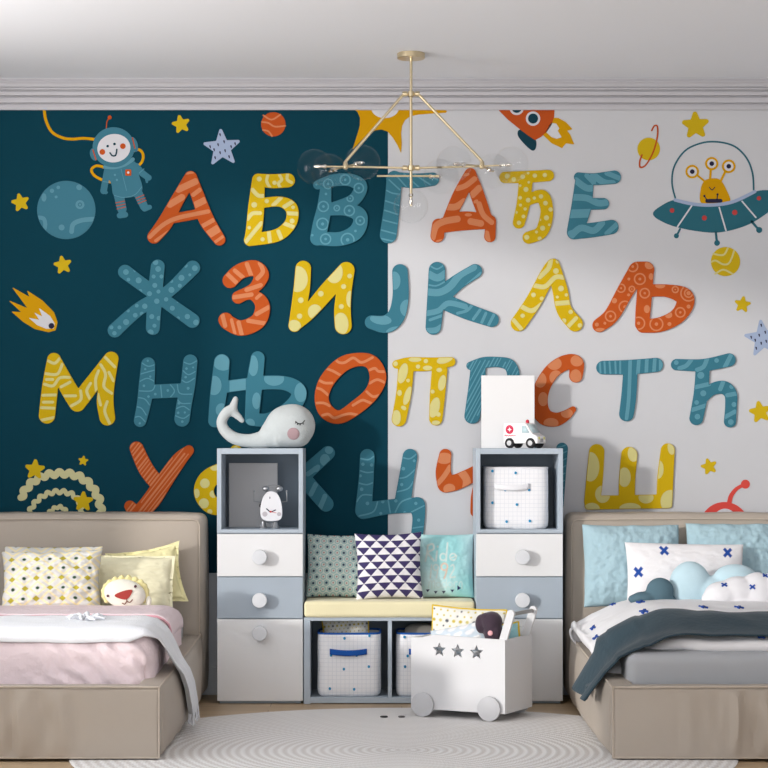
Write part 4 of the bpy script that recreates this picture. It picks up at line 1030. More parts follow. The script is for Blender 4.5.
q = MB(); q._lathe(Vector((.018, 0, .115)), Vector((0, 0, 1)), [(0, .008), (.010, .008), (.015, .005), (.0165, .001)], 18, 0)
q.build('beacon', mat('beacon_red', C(196,40,60), .3), at_, local=True)
q = MB()
q.add([(v[0]-.052, -hw-.0004-v[2], v[1]+.086) for v in slab(contour([('r',0,0,17,3.2),('c',0,0,13),('n',('p',[(0,-11),(3.5,-3.5),(11,0),(3.5,3.5),(0,11),(-3.5,3.5),(-11,0),(-3.5,-3.5)],.5))], 1), .0008, 0, .001)[0]], slab(contour([('r',0,0,17,3.2),('c',0,0,13),('n',('p',[(0,-11),(3.5,-3.5),(11,0),(3.5,3.5),(0,11),(-3.5,3.5),(-11,0),(-3.5,-3.5)],.5))], 1), .0008, 0, .001)[1])
vs, fs = slab(contour([('s',[(-30,0),(-26,-3),(-22,2),(-16,-2),(-10,2),(-4,-2),(2,2),(8,-2),(16,1),(26,0)],1.6)], .8), .0008, 0, .001)
q.add([(v[0]-.047, -hw-.0004-v[2], v[1]+.058) for v in vs], fs)
q.build('emblem', mat('emblem_red', C(206,40,80), .6), at_, local=True)
q = MB()
for y in (-.026, .022): q._lathe(Vector((.0905, y, .046)), Vector((1, 0, 0)), [(0, .007), (.004, .006), (.005, .003)], 14, 0)
q.build('headlight', mat('headlight_yellow', C(226,222,140), .3), at_, local=True)
q = MB(); q.box(.0905, .0935, -.014, .012, .03, .044); q.build('grille', mat('grille_grey', C(170,170,174), .5), at_, local=True)

# ================================================================== toy cart
cor = Vector((.508, 8.79-DW, 0)); th = -math.atan2(.466, .885)
LC, WC = .447, .285
ct = thing('toy_cart', 'white wooden toy cart with star cut-outs and a push handle on the rug', 'cart', (cor.x, cor.y, .0075), th)
m_cart = mat('cart_white', C(216,216,218), .45, bump=.02, bscale=60)
# local: x from -LC..0 along the front, y 0..WC to the back, z up (units m, floor .011 below)
zt, zb_ = .338, .032
prof = [(-LC,zb_)]
def panel(y0, holes, name, xs0=-LC, xs1=0):
    pts = [(xs0*100, -zb_*100), (xs0*100, -zt*100), (xs0*100+5, -zt*100-.2), (xs0*100+8, -zt*100-1.0), (xs0*100+11, -zt*100-1.6), (xs1*100, -zt*100-1.6+.8), (xs1*100, -zb_*100)]
    pr = [('p', pts, 0)]
    for x, z in holes: pr.append(('n', star(x*100, -z*100, 3.1, 0, .45, .03)))
    vs, fs = slab(contour(pr, .16), .014, .001, .01)
    MB().add([(v[0], y0-v[2]+.014, v[1]) for v in vs], fs).build(name, m_cart, ct, local=True, smooth=False)
def cartx(px, dd=0):   # local x of an image column on the front panel
    k = (px-385)/F; return (k*8.83-.51)/(.885+k*.466)
panel(0, [(cartx(439.5), .290), (cartx(457.8), .288), (cartx(476.5), .287)], 'front_panel')
panel(WC-.014, [], 'rear_panel')
q = MB(); q.box(-.014, 0, .0145, WC-.0145, zb_, zt+.008); q.build('end_panel', m_cart, ct, local=True, smooth=False, bevel=.001)
q = MB(); q.box(-LC, -LC+.014, .0145, WC-.0145, zb_, zt); q.build('end_panel', m_cart, ct, local=True, smooth=False, bevel=.001)
q = MB(); q.box(-LC+.0145, -.0145, .0145, WC-.0145, zb_+.004, zb_+.016); q.build('base_panel', m_cart, ct, local=True, smooth=False)
m_whl = mat('cart_wheel_grey', C(196,196,199), .5)
for x in (-.385, -.07):
    for y, sy in ((-.002, -1), (WC+.002, 1)):
        q = MB(); q._lathe(Vector((x, y, .052)), Vector((0, sy, 0)), [(0, .050), (.001, .052), (.015, .052), (.016, .050)], 48, 0); q.build('wheel', m_whl, ct, local=True, angle=40)
for y in (.021, WC-.021-.008):
    q = MB()
    vs, fs = slab(contour([('s', [(-8.0, -14.0, 1.75), (1.8, -45.6, 1.75)])], .2), .014, .0015, .01)
    q.add([(v[0], y-v[2]+.007, v[1]) for v in vs], fs); q.build('handle_post', m_cart, ct, local=True, angle=30)
q = MB(); q.tube([(.014, .018, .453), (.014, WC-.02, .453)], .0085, 16); q.build('push_bar', mat('handle_bar_grey', C(150,148,146), .4), ct, local=True)
cM = Matrix.Translation(ct.location) @ Matrix.Rotation(th, 4, 'Z')
def inc(x, y, z, rx=0, ry=0, rz=0): return cM @ place(x, y, z, rx, ry, rz)
piped('speckled_cushion', 'dotted white cushion with mustard piping standing in the toy cart', .33, .31, .08, inc(-.285, .20, .148, -6, 3, 16), sp_, m_ypipe, seed=9, k=.05)
# cloud print soft cushion
def paint_cloud(U, V):
    base = np.ones(U.shape+(3,))*np.array(C(206,218,228)); rnd = random.Random(3)
    for a in range(-2, 3):
        for c_ in range(-3, 4):
            cx = a*.42+(c_ % 2)*.2; cy = c_*.3
            d = np.minimum(np.hypot((U-cx)/1.3, V-cy)-.1, np.hypot(U-cx-.1, V-cy-.05)-.08)
            base = mixc(base, C(238,238,240), cov(d, .05))
    return base
o = pillow('cloud_print_cushion', .27, .22, .09, inc(-.225, .09, .178, -10, -13, 4), pm_, paint_cloud, n=90, seed=4)
tag(o, 'pale blue cushion with white cloud print in the toy cart', 'cushion')
# dark plush with a floppy ear
m_aub = mat('aubergine_plush', C(66,52,64), .95, bump=.5, bscale=90, sheen=.3)
et = thing('plush_elephant', 'dark aubergine plush animal with pink button sitting in the toy cart', 'toy', tuple((cM @ Matrix.Translation((-.102, .085, .258))).translation), th)
q = MB(); q.ball((0, 0, .155), (.048, .045, .045)); q.ball((.008, 0, .11), (.042, .04, .055)); q.ball((0, .005, .04), (.045, .045, .05)); q.ball((-.045, -.012, .145), (.026, .022, .042))
q.ball((-.018, -.012, .175), (.03, .025, .02))
remesh('body', q, m_aub, et, voxel=.005, local=True)
q = MB(); q._lathe(Vector((.012, -.040, .110)), Vector((0, -1, .1)), [(-.004, .011), (.002, .011), (.004, .008), (.0045, .002)], 20, 0); q.build('button', mat('pink_button', C(236,176,180), .6), et, local=True)
piped('aqua_cushion', 'aqua cushion with mustard piping at the handle end of the toy cart', .14, .20, .05, inc(-.086, .235, .195, 0, -8, 0), lambda U, V: np.ones(U.shape+(3,))*np.array(C(160,208,214)), m_ypipe, seed=11, n=40)
# ================================================================== beds
m_lea = mat('beige_leather', C(178,167,155), .5, bump=.12, bscale=45, mottle=.03, mscale=5)
m_pip = mat('beige_piping', C(190,178,164), .6)
m_mat = mat('mattress_grey', C(196,196,198), .9, bump=.15, bscale=180)
def N3(x, y, z, s): return noise.noise(Vector((x*s, y*s, z*s)))
def bed(xi, sg, label):
    """xi: outer face of the rail towards the middle of the room; sg -1 bed extends to the left, +1 to the right"""
    xo = xi+sg*1.12
    t = thing('upholstered_bed', label, 'bed', ((xi+xo)/2, -1.1, 0), 0, 'beds')
    X = lambda a, b: (min(a, b), max(a, b))
    yF = 7.745-DW; yH = -.27
    # headboard
    hb = MB(); a, b = X(xi-sg*.012, xo+sg*.012); softbox(hb, a, b, -.275, -.055, .02, .860, (.012, .016, .006), r=.035, wr=.004, seed=2, n=24)
    hb.build('headboard', m_lea, t, merge=1e-4)
    p = MB(); rr = .0035
    x1 = xi+sg*.006; x2 = xo-sg*.006
    p.tube([(x1, -.277, .1), (x1, -.283, .5), (x1, -.281, .806), (x1+sg*.008, -.283, .829), (x1+sg*.03, -.284, .836), ((x1+x2)/2, -.287, .839), (x2-sg*.03, -.284, .836), (x2, -.281, .806), (x2, -.277, .1)], rr, 6)
    p.build('piping', m_pip, t)
    # footboard: seam edged, flat top, slightly gathered front
    def board(nm, x0, x1, y0, y1, z0, z1, bul, seed, gather=0.0, lift=0):
        q = MB(); softbox(q, x0, x1, y0, y1, z0, z1, bul, r=.010, wr=.004, seed=seed, n=90 if gather else 30)
        if gather or lift:
            vs = []
            for v in q.v:
                v = Vector(v); zz = (v.z-z0)/(z1-z0)
                if gather and v.y < y0+.02:
                    d = abs(v.x-xi)
                    amp = gather*max(0, min(1, (d-.22)/.25))*math.sin(PI*min(1, max(0, zz)))**.6
                    v.y += amp*(math.sin(v.x*48+2.2*N3(v.x, 0, v.z, 5))*.6+N3(v.x*3, 0, v.z*.5, 9))
                if lift: v.z += lift*zz*max(0, min(1, (v.y-yF)/(yH-yF)))
                vs.append(tuple(v))
            q.v = vs
        return q.build(nm, m_lea, t, merge=1e-4)
    a, b = X(xi, xo)
    board('footboard', a, b, yF, yF+.10, .012, .277, (.0, .010, .004), 5, gather=.020)
    a, b = X(xi, xi+sg*.085)
    board('side_rail', a, b, yF+.085, yH, .012, .277, (.030, 0, .004), 8, lift=.030)
    a, b = X(xo, xo-sg*.085)
    board('side_rail', a, b, yF+.085, yH, .012, .277, (.030, 0, .004), 9, lift=.030)
    p = MB(); zt = .2785
    p.tube([(xo, yF-.001, zt), ((xi+xo)/2, yF-.004, zt+.002), (xi+sg*.002, yF-.001, zt)], rr*1.2, 6)
    p.tube([(xi, yF, .015), (xi-sg*.001, yF-.001, zt-.002), (xi-sg*.002, (yF+yH)/2, zt+.015), (xi-sg*.001, yH-.01, zt+.030)], rr*1.2, 6)
    p.tube([(xo, yF, .015), (xo, yF-.001, zt-.002)], rr, 6)
    p.tube([(xo, yF+.001, .016), ((xi+xo)/2, yF-.003, .016), (xi, yF+.001, .016)], rr*1.2, 6)
    p.build('piping', m_pip, t)
    return t
XLb, XRb = -.843, .850
bed(XLb, -1, 'beige leather bed with pink cover on the left'); bed(XRb, 1, 'beige leather bed with white and dark teal covers on the right')
# mattresses
q = MB(); softbox(q, -1.93, XLb-.075, -1.81, -.29, .09, .425, (.0, 0, .006), r=.05)
tag(q.build('mattress', m_mat, merge=1e-4), 'pale grey mattress on the left bed, under the pink cover', 'mattress')
q = MB(); softbox(q, XRb+.072, 1.93, -1.87, -.29, .09, .388, (.0, .01, .004), r=.04, wr=.003, seed=3)
tag(q.build('mattress', mat('grey_sheet', C(176,178,182), .8, bump=.1, bscale=20), merge=1e-4), 'grey sheeted mattress on the right bed, under the white duvet', 'mattress')
# ---- pink cover
m_pink = mat('pink_muslin', C(240,222,226), .95, bump=1.5, bscale=34, mottle=.03, mscale=12)
m_pinkd = mat('pink_hem', C(214,160,170), .9)
def crosssec(d, top, r, low):
    """d: signed arc length past the start of the edge rounding; returns (outward, z)"""
    if d <= 0: return (0.0, top)
    L = r*PI/2
    if d < L: a = d/r; return (r*math.sin(a), top-r*(1-math.cos(a)))
    return (r, top-r-(d-L))
zt_ = .458
def pinkpt(u, v, off=0.0):
    # u across: left 0 -> right edge 1 with the fall over the side ; v from head (0) to foot with the front fall (1)
    ax = u*1.34-1.08-.0      # arc position, edge rounding starts at 0
    ay = v*1.37-1.10
    ox, zx = crosssec(ax, 0, .07, 0); oy, zy = crosssec(ay, 0, .075, 0)
    x = (-.965+min(ax, 0))+ox*1.0; y = -1.775-min(ay, 0)*-1*-1 if False else (-1.775-(min(ay, 0)))-oy
    z = zt_+max(-.20, zx+zy)
    w = .006*N3(x, y, z, 6)+.004*N3(x, y, z, 16)
    # wrinkles at the corner and diagonal drags on the front fall
    if ay > 0: w += .008*math.sin((x*1.0+z*1.2)*62+3*N3(x, y, z, 8))*min(1, ay/.08)*max(0, min(1, (x+1.45)/.3))
    return x, y, z, w
def pinkf(u, v):
    x, y, z, w = pinkpt(u, v)
    ax = u*1.34-1.08; ay = v*1.37-1.10
    nx = 1 if ax > .05 else 0; ny = -1 if ay > .05 else 0
    n = Vector((nx*.8, ny, .6 if not (nx or ny) else .2)); n.normalize()
    # pull the corner in so it rounds off
    if ax > 0 and ay > 0:
        k = min(1, ax/.11)*min(1, ay/.12); x -= .03*k; y += .03*k
    p = Vector((x, y, z))+n*w
    return p
q = MB(); q.grid(pinkf, 110, 110)
pk = q.build('pink_cover', m_pink, solid=.006, angle=60); tag(pk, 'pale pink crinkled cover on the left bed', 'blanket')
# turned-back upper hem lying across the bed near the pillows
def hemf(u, v):
    x = -1.95+u*1.115
    ax = max(0, x+.965); ox, zx = crosssec(ax*1.0, 0, .07, 0)
    if ax > 0: x = -.965+ox
    y = -.70-.47*v
    z = zt_+.012+.004*N3(x, y, 0, 7)+max(-.16, zx)+.006*math.sin(PI*v)**.5
    return Vector((x+(.006 if ax > .05 else 0), y, z))
q = MB(); q.grid(hemf, 60, 24)
h = q.build('turned_hem', m_pink, pk, solid=.012, angle=60)
q = MB(); q.tube([hemf(i/40, 1)+Vector((0, -.002, .0)) for i in range(41)], .0045, 6); q.build('hem_edge', m_pinkd, pk)
# ---- pale throw over the left bed
m_thr = mat('pale_throw', C(234,236,241), .95, bump=.5, bscale=160, sheen=.3)
def throwpt(s, v, extra=0):
    """s runs along the strip: 0 far left on the bed -> 1 at the fringe"""
    L = s*1.66; flat = .95
    if L < flat:
        x = -1.93+L; z = zt_+.024; k = 0; sh = 0
    else:
        d = L-flat
        path = [(0,-.98,.482),(.06,-.922,.474),(.12,-.876,.440),(.18,-.852,.386),(.25,-.832,.322),(.31,-.806,.275),(.38,-.792,.21),(.50,-.790,.12),(.62,-.792,.05),(.75,-.794,.045)]
        for (d0, x0, z0), (d1, x1, z1) in zip(path[:-1], path[1:]):
            if d <= d1: break
        t = min(1, max(0, (d-d0)/(d1-d0))); x = x0+(x1-x0)*t; z = z0+(z1-z0)*t; k = min(1, d/.3); sh = .82*d*min(1, d/.25)
    wd = .54-.28*k
    y0 = -1.862+1.1*sh
    y = y0+wd*v
    z += .007*math.sin(v*16+N3(x, y, z, 3)*2)*k*.3+.005*N3(x, y*1.5, z, 8)
    x += .012*math.sin(v*15+1)*k
    e = min(1.0, max(0.0, (-1.785-y)/.077)); z -= .055*(1-math.sqrt(1-e*e))
    return Vector((x, y, z))
q = MB(); q.grid(lambda u, v: throwpt(u*.915, v), 110, 40)
tw = q.build('pale_throw', m_thr, solid=.005, angle=60); tag(tw, 'pale blue-white throw laid across the left bed, end hanging over its side', 'throw')
q = MB()
for i in range(34):
    v = (i+.5)/34; a = throwpt(.912, v); q.tube([a, a+Vector((.004*math.sin(i*2.3), .003*math.sin(i), -.02)), a+Vector((.006*math.sin(i*1.7), .006*math.sin(i*1.3), -.045))], [.003, .0028, .0022], 5)
q.build('fringe', m_thr, tw)
q = MB(); kn = W(86, 630, 8.30)
for i in range(9):
    a = i/9*2*PI; rnd = random.Random(i); 
    q.tube([(kn.x+.02*math.cos(a), kn.y+.03*math.sin(a), zt_+.028), (kn.x+.05*math.cos(a+.3), kn.y+.08*math.sin(a), zt_+.036+.008*rnd.random()), (kn.x+.085*math.cos(a+.5), kn.y+.12*math.sin(a+.2), zt_+.034)], [.010, .009, .004], 8)
q.build('knot', m_thr, tw)

# ---- right bed: white duvet
m_duv = mat('white_duvet', C(238,237,239), .9, bump=.5, bscale=9, mottle=.0)
m_x = mat('cobalt_cross', C(40,78,160), .8)
m_duv_under = m_duv
def duvtop(x, D):
    """height of the duvet surface at x, D (D 8.0 foot .. 9.2 head)"""
    k = (D-8.0)/1.2
    base = .430+.082*math.sin(max(0, min(1, (D-8.0)/.45))*PI/2)-.006*k
    e = max(0.0, 1.17-x)/.33
    return base-.20*(1-.42*k)*min(1.2, e)**1.9+.006*N3(x, D, 0, 5)+.004*N3(x, D, 3, 12)
def duvf(u, v, off=0.0):
    # u 0 left roll .. 1 right ; v 0 foot roll .. 1 head
    a = u*1.28-.14; b = v*1.38-.10
    D0 = 8.0+.17*(1-min(1, max(0, a)/.35)); D = D0+max(0, b)/1.28*(9.28-D0); x = .86+max(0, a)*.97
    xin = .0
    lead = .018*max(0, min(1, (D-8.5)/.7))
    x -= lead*(1-max(0, min(1, a/.4)))
    z = duvtop(x if a > 0 else .86, D)
    if a < .3 and D < 8.55: z -= .035*(1-max(0, a)/.3)*min(1, (8.55-D)/.2)
    if a < 0:
        th = -a/.14*PI; x -= .032*math.sin(th); z -= .036*(1-math.cos(th)); x += .02*(1-math.cos(th))
    if b < 0:
        th = -b/.10*PI; D -= .028*math.sin(th); z -= .024*(1-math.cos(th))
    if b > 1.18:
        th = (b-1.18)/.10*PI; D = D0+1.18/1.28*(9.28-D0)+.03*math.sin(th); z -= .022*(1-math.cos(th))
    z += .008*N3(x*2, D*2, z, 9)*(1 if a < .1 else .3)
    return Vector((x, D-DW, z+off))
q = MB(); q.grid(duvf, 90, 90)
def cross(mb, f, u, v, du, dv, ang=45, m=1):
    for s in (-1, 1):
        a = math.radians(ang*s if s > 0 else 180-ang)
        pts = []
        for i in range(7):
            t = -1+2*i/6; uu = u+du*t*math.cos(a); vv = v+dv*t*math.sin(a)
            for w in (-1, 1):
                p = f(uu-du*.27*w*math.sin(a), vv+dv*.27*w*math.cos(a), .0055+.0006*s); pts.append(p)
        mb.add(pts, [(2*i, 2*i+1, 2*i+3, 2*i+2) for i in range(6)], m)
def duv_uv(px, py):
    best = None
    for i in range(61):
        for j in range(61):
            u = .12+.85*i/60; v = .08+.84*j/60; p = duvf(u, v); D = p.y+DW
            e = (385+p.x*F/D-px)**2+(440-(p.z-HZ)*F/D-py)**2
            if best is None or e < best[0]: best = (e, u, v)
    return best[1:]
for px, py in ((642.5,612.5),(703.5,607),(739,608.5),(640,604),(700,598.5),(735,600),(595.5,638),(592.5,628.5),(761,637),(659,643),(610,600.5)):
    u, v = duv_uv(px, py); cross(q, duvf, u, v, .013 if px > 630 else .009, .012 if py > 630 and px > 630 else (.03 if px < 600 else .05))
du = q.build('white_duvet', [m_duv, m_x], solid=.008, angle=70)
du.modifiers['thickness'].offset = -1
tag(du, 'white duvet with small blue crosses on the right bed', 'duvet')
# ---- dark teal blanket over the duvet
m_dt = mat('dark_teal_wool', C(48,66,76), .95, bump=.6, bscale=55, sheen=.15, mottle=.08, mscale=6)
def dtf(u, v, off=0.0):
    # u 0: hanging end .. 1 right ; v 0 foot side .. 1 head side
    L = u*1.36
    path = [(0,.795,.19),(.08,.833,.26),(.15,.868,.32),(.21,.915,.375),(.265,.965,.41),(.32,1.02,.44)]
    kk = max(0, 1-L/.55); D = 7.965+(.32+.20*kk)*v
    fold = 0
    if L < .32:
        for (d0, x0, z0), (d1, x1, z1) in zip(path[:-1], path[1:]):
            if L <= d1: break
        t = (L-d0)/(d1-d0); x = x0+(x1-x0)*t; z = z0+(z1-z0)*t
        k = 1-L/.32
        zt2 = duvtop(1.02, D)+.020; z += (zt2-.44)*(1-k)
        if x > .875: z = max(z, duvtop(x, D)+.024)
    else:
        x = 1.02+(L-.32); z = duvtop(x, D)+.019; k = 0
    k2 = max(0, 1-L/.55)
    fold = math.sin(v*9.5+.6)
    x -= .020*(fold+1)*k2*(1 if L < .32 else .3); z += .012*(fold+.6)*k2*(1 if L > .2 else .2)
    z += .006*math.sin(v*7+x*2)+.004*N3(x, D, z, 8)
    D += .02*math.sin(x*5)*(1-k)
    if L < .06 and 0.35 < v < .5: z += .045*(1-L/.06)
    return Vector((x-off*k, D-DW, z+off))
q = MB(); q.grid(dtf, 110, 60)
tag(q.build('dark_teal_blanket', m_dt, solid=.008, angle=70), 'dark teal blanket laid across the white duvet, hanging over the bed side', 'blanket')

# ================================================================== pillows on the left bed
m_muy = mat('pale_yellow_muslin', C(240,232,180), .95, bump=.3, bscale=30, mottle=.05, mscale=14)
m_cry = mat('cream_cotton', C(238,232,200), .95, bump=.2, bscale=60)
def bpil(name, label, px0, px1, py0, D, t, mats, paint=None, n=90, lean=-18, zb=.445, group=None, cat='pillow', **kw):
    return tag(cush(name, label, px0, px1, py0, D, t, mats, paint, n, lean, zb, group, **kw), label, cat, group)
def paint_dia(U, V):
    base = np.ones(U.shape+(3,))*np.array(C(216,214,210))
    for r in range(-3, 4):
        for k in range(-4, 5):
            cx = k*.265+.03*(r % 2); cy = r*.34
            d = abs(U-cx)+abs(V-cy)*.8
            if (k+r) % 2: base = mixc(base, C(178,166,54), cov(d-.075, .02))
            else:
                base = mixc(base, C(240,226,178), cov(abs(d-.17)-.030, .03))
                base = mixc(base, C(40,72,44), cov(np.hypot(U-cx, (V-cy)*.8)-.040, .02))
    return base
GL = 'pillows on the left bed'
bpil('bed_pillow', 'pale yellow muslin pillow with a raised corner, leaning on the left headboard', 113, 189, 547, 9.36, .10, m_muy, ry=-10, flange=.12, k=.12, wr=.008, group=GL, seed=3)
bpil('bed_pillow', 'smooth cream pillow behind the lion cushion on the left bed', 62, 173, 556, 9.27, .10, m_cry, ry=1, flange=.08, k=.03, wr=.006, group=GL, seed=6)
bpil('bed_pillow', 'second diamond-print pillow, peeking out behind the front one on the left bed', 1, 100, 547.5, 9.27, .09, pm_, paint_dia, 130, ry=0, group=GL, k=.04, seed=12)
bpil('bed_pillow', 'white pillow printed with ochre and green diamonds, front left bed', 0, 102, 551.5, 9.12, .15, pm_, paint_dia, 190, ry=-1.5, lean=-16, group=GL, k=.07, seed=13, wr=.012)
# lion cushion
DL = 9.06; sl = DL/F
def lp(x, y): return W(90+x/5.9, 530+y/5.9, DL)
lt = thing('lion_cushion', 'small plush lion-face cushion with red nose on the left bed', 'toy', (lp(205,0).x, DL-DW, .462))
m_lf = mat('lion_cream_plush', C(238,234,220), .95, bump=.4, bscale=120, sheen=.3); m_lm = mat('lion_mane_yellow', C(232,220,160), .95, bump=.6, bscale=80, sheen=.2)
q = MB(); c = lp(205, 372); q.ball((c.x, c.y, c.z-.004), (.092, .04, .064), 32, 20, rot=Matrix.Rotation(math.radians(10), 3, 'Y')); q.build('face', m_lf, lt)
q = MB()
for i in range(14):
    a = math.radians(-30+i*240/13); 
    cx, cz = c.x+.095*math.cos(a), c.z+.066*math.sin(a); q.ball((cx, c.y+.018, cz), (.013, .012, .015), 14, 10)
q.ball((c.x, c.y+.022, c.z), (.093, .028, .063), 28, 16)
remesh('mane', q, m_lm, lt, voxel=.005, smooth=3)
def lface(prims, m, nm, d=.0405):
    L = contour(prims, 3); vs, fs = slab(L, .004, 0, 1/5.9*sl); o0 = lp(0, 0)
    out = []
    for v in vs:
        x, z = v[0]+o0.x, v[1]+o0.z
        rr = min(.95, ((x-c.x)/.092)**2+((z-c.z+.004)/.064)**2); out.append((x, c.y-.04*math.sqrt(1-rr)-v[2]+.001, z))
    MB().add(out, fs).build(nm, m, lt)
lface([('b',[(155,382),(200,360),(250,352),(246,375),(222,402),(185,398)],3)], mat('brick_red_felt', C(168,66,60), .9), 'nose')
lface([('c',110,386,8),('c',272,330,8)], mat('brown_button', C(90,50,60), .5), 'eye')
lface([('s',[(222,400),(224,418)],2.2),('s',[(196,428),(210,434),(224,418),(240,424),(256,408)],2.6)], mat('brown_thread', C(130,80,60), .9), 'mouth')
q = MB(); e_ = lp(345, 420); q.ball((e_.x, e_.y+.01, e_.z), (.012, .010, .022), 16, 10); q.build('paw', m_lf, lt)
# ================================================================== pillows on the right bed
m_lb = mat('light_blue_muslin', C(166,194,204), .95, bump=.8, bscale=70, mottle=.03, mscale=12, stretch=(1,1,.3))
GR = 'pillows on the right bed'
bpil('bed_pillow', 'light blue crinkled pillow, left one against the right headboard', 584, 681.5, 525.5, 9.38, .15, m_lb, ry=0, lean=-14, group=GR, k=.03, wr=.012, seed=20)
bpil('bed_pillow', 'light blue crinkled pillow, right one against the right headboard', 688.5, 788, 524, 9.38, .15, m_lb, ry=0, lean=-14, group=GR, k=.03, wr=.012, seed=23)
def paint_cross(cs, a=.055, w=.018, asp=1.9):
    def f(U, V):
        base = np.ones(U.shape+(3,))*np.array(C(236,234,236))
        for cx, cy in cs:
            x = (U-cx)*asp; y = (V-cy)
            for s in (-1, 1):
                p = (x+s*y)/1.414; r = (x-s*y)/1.414
                base = mixc(base, C(34,76,160), cov(np.maximum(abs(p)-a*1.5, abs(r)-w*1.5), .02))
        return base
    return f
bpil('bed_pillow', 'white pillow with large blue crosses on the right bed', 626, 746, 544.5, 9.22, .13, pm_, paint_cross([(-.83,.03),(-.37,.70),(.72,.68),(.1,-.35)], a=.125, w=.036, asp=2.1), 200, ry=1.2, lean=-20, group=GR, k=.04, seed=27)
def cloud(name, label, balls, m, D, group, v=.007, th=.06, dy=0):
    q = MB(); s = D/F
    for x, y, rx_, rz_ in balls:
        c = W(x, y, D); q.ball((c.x, c.y+dy*(1-rx_/30), c.z), (rx_*s, min(th, rx_*s*.8), rz_*s), 26, 16)
    o = remesh(name, q, m, None, voxel=v, smooth=8)
    return tag(o, label, 'cushion', group)
GC = 'cloud cushions on the right bed'
m_lbp = mat('light_blue_plush', C(190,216,226), .95, bump=.2, bscale=90, sheen=.2); m_dtp = mat('dark_teal_cotton', C(86,112,124), .95, bump=.3, bscale=60)
cloud('cloud_cushion', 'light blue cloud-shaped cushion on the right bed', [(690,585,21,24),(685,590,17,20),(735,578,22,14),(712,592,24,16),(750,588,14,14)], m_lbp, 9.08, GC)
cloud('cloud_cushion', 'dark teal cloud-shaped cushion low on the right bed', [(660,591,14,13.5),(644,598,13,6.5),(636,599,8,5),(668,602,9,8)], m_dtp, 9.03, GC, v=.005, th=.045)
m_wc = mat('white_cloud_cotton', C(224,223,226), .95, bump=.35, bscale=30)
o = cloud('cloud_cushion', 'white cloud-shaped cushion with small blue crosses, right edge of the photo', [(723,594,19,13),(738,591,20,15),(757,594,20,22),(778,590,20,20),(710,599,9,8),(745,603,22,8)], m_wc, 8.98, GC)
s_ = 8.98/F
for px, py in ((722, 584.5), (750, 585.5), (764, 575)):
    c = W(px, py, 8.98)
    best = None
    for v in o.data.vertices:
        wv = v.co+o.location
        e = (wv.x-c.x)**2+(wv.z-c.z)**2
        if wv.y < c.y and (best is None or e < best[0]): best = (e, wv, v.normal)
    wv, nr = best[1].copy(), best[2].copy()
    tx = Vector((1, 0, 0)); tx = (tx-nr*tx.dot(nr)).normalized(); ty = nr.cross(tx)
    q = MB()
    for sg in (-1, 1):
        d = (tx+ty*.8*sg).normalized(); pz = nr.cross(d)
        pts = [wv+nr*.003+d*a*.014+pz*b_*.0035 for a, b_ in ((-1,-1),(1,-1),(1,1),(-1,1))]
        q.add(pts+[p_-nr*.006 for p_ in pts], [(0,1,2,3),(0,1,5,4),(1,2,6,5),(2,3,7,6),(3,0,4,7)])
    q.build('cross_print', m_x, o)

# ================================================================== chandelier
DC = 9.1; yc = DC-DW
m_br = mat('champagne_brass', C(214,198,164), .28, metal=.9)
def glassm():
    m = bpy.data.materials.new('clear_glass'); m.use_nodes = True; nt = m.node_tree; nt.nodes.clear()
    out = nt.nodes.new('ShaderNodeOutputMaterial'); tr = nt.nodes.new('ShaderNodeBsdfTransparent'); gl = nt.nodes.new('ShaderNodeBsdfGlossy')
    tr.inputs[0].default_value = (.993, .995, .995, 1); gl.inputs['Roughness'].default_value = .02; gl.inputs[0].default_value = (1, 1, 1, 1)
    lw = nt.nodes.new('ShaderNodeLayerWeight'); lw.inputs[0].default_value = .5
    pw = nt.nodes.new('ShaderNodeMath'); pw.operation = 'POWER'; pw.inputs[1].default_value = 5; nt.links.new(lw.outputs['Facing'], pw.inputs[0])
    ml = nt.nodes.new('ShaderNodeMath'); ml.operation = 'MULTIPLY_ADD'; ml.inputs[1].default_value = .15; ml.inputs[2].default_value = .006; nt.links.new(pw.outputs[0], ml.inputs[0])
    mx = nt.nodes.new('ShaderNodeMixShader'); nt.links.new(ml.outputs[0], mx.inputs[0]); nt.links.new(tr.outputs[0], mx.inputs[1]); nt.links.new(gl.outputs[0], mx.inputs[2]); nt.links.new(mx.outputs[0], out.inputs[0])
    return m
m_gl = glassm()
cx_ = .114; ct_ = thing('chandelier', 'brass chandelier with clear glass globes hanging from the ceiling', 'lamp', (cx_, yc, 2.36))
q = MB(); q._lathe(Vector((cx_, yc, ZC)), Vector((0, 0, -1)), [(0, .058), (.003, .061), (.022, .061), (.025, .058), (.0255, .02)], 40, 0); q.build('ceiling_canopy', m_br, ct_, angle=40)
zA = HZ+(440-94)*DC/F; zB = HZ+(440-168)*DC/F; zE = HZ+(440-206)*DC/F
q = MB(); q.tube([(cx_, yc, ZC-.02), (cx_, yc, zE)], .0062, 14); q.build('stem', m_br, ct_)
def hub(x, y, z, w, n=2, nm='hub'):
    q = MB(); q._lathe(Vector((x, y, z-.013)), Vector((0, 0, 1)), [(0, .010), (.003, .014), (.023, .014), (.026, .010)], 20, 0)
    for k in range(n):
        a = 2*PI*k/n; c = Vector((x+w*math.cos(a), y+w*math.sin(a)*.9, z))
        q._lathe(c-Vector((math.cos(a), math.sin(a), 0))*.012, Vector((math.cos(a), math.sin(a), 0)), [(0, .009), (.002, .0115), (.02, .0115), (.022, .009)], 16, 0)
        q.tube([(x, y, z), tuple(c)], .005, 8)
    return q.build(nm, m_br, ct_, angle=40)
hub(cx_, yc, zA, .028); hub(cx_, yc, zB, .028)
def rod(p0, p1, r, nm='arm', par=None):
    q = MB(); q.tube([p0, p1], r, 12); return q.build(nm, m_br, par or ct_)
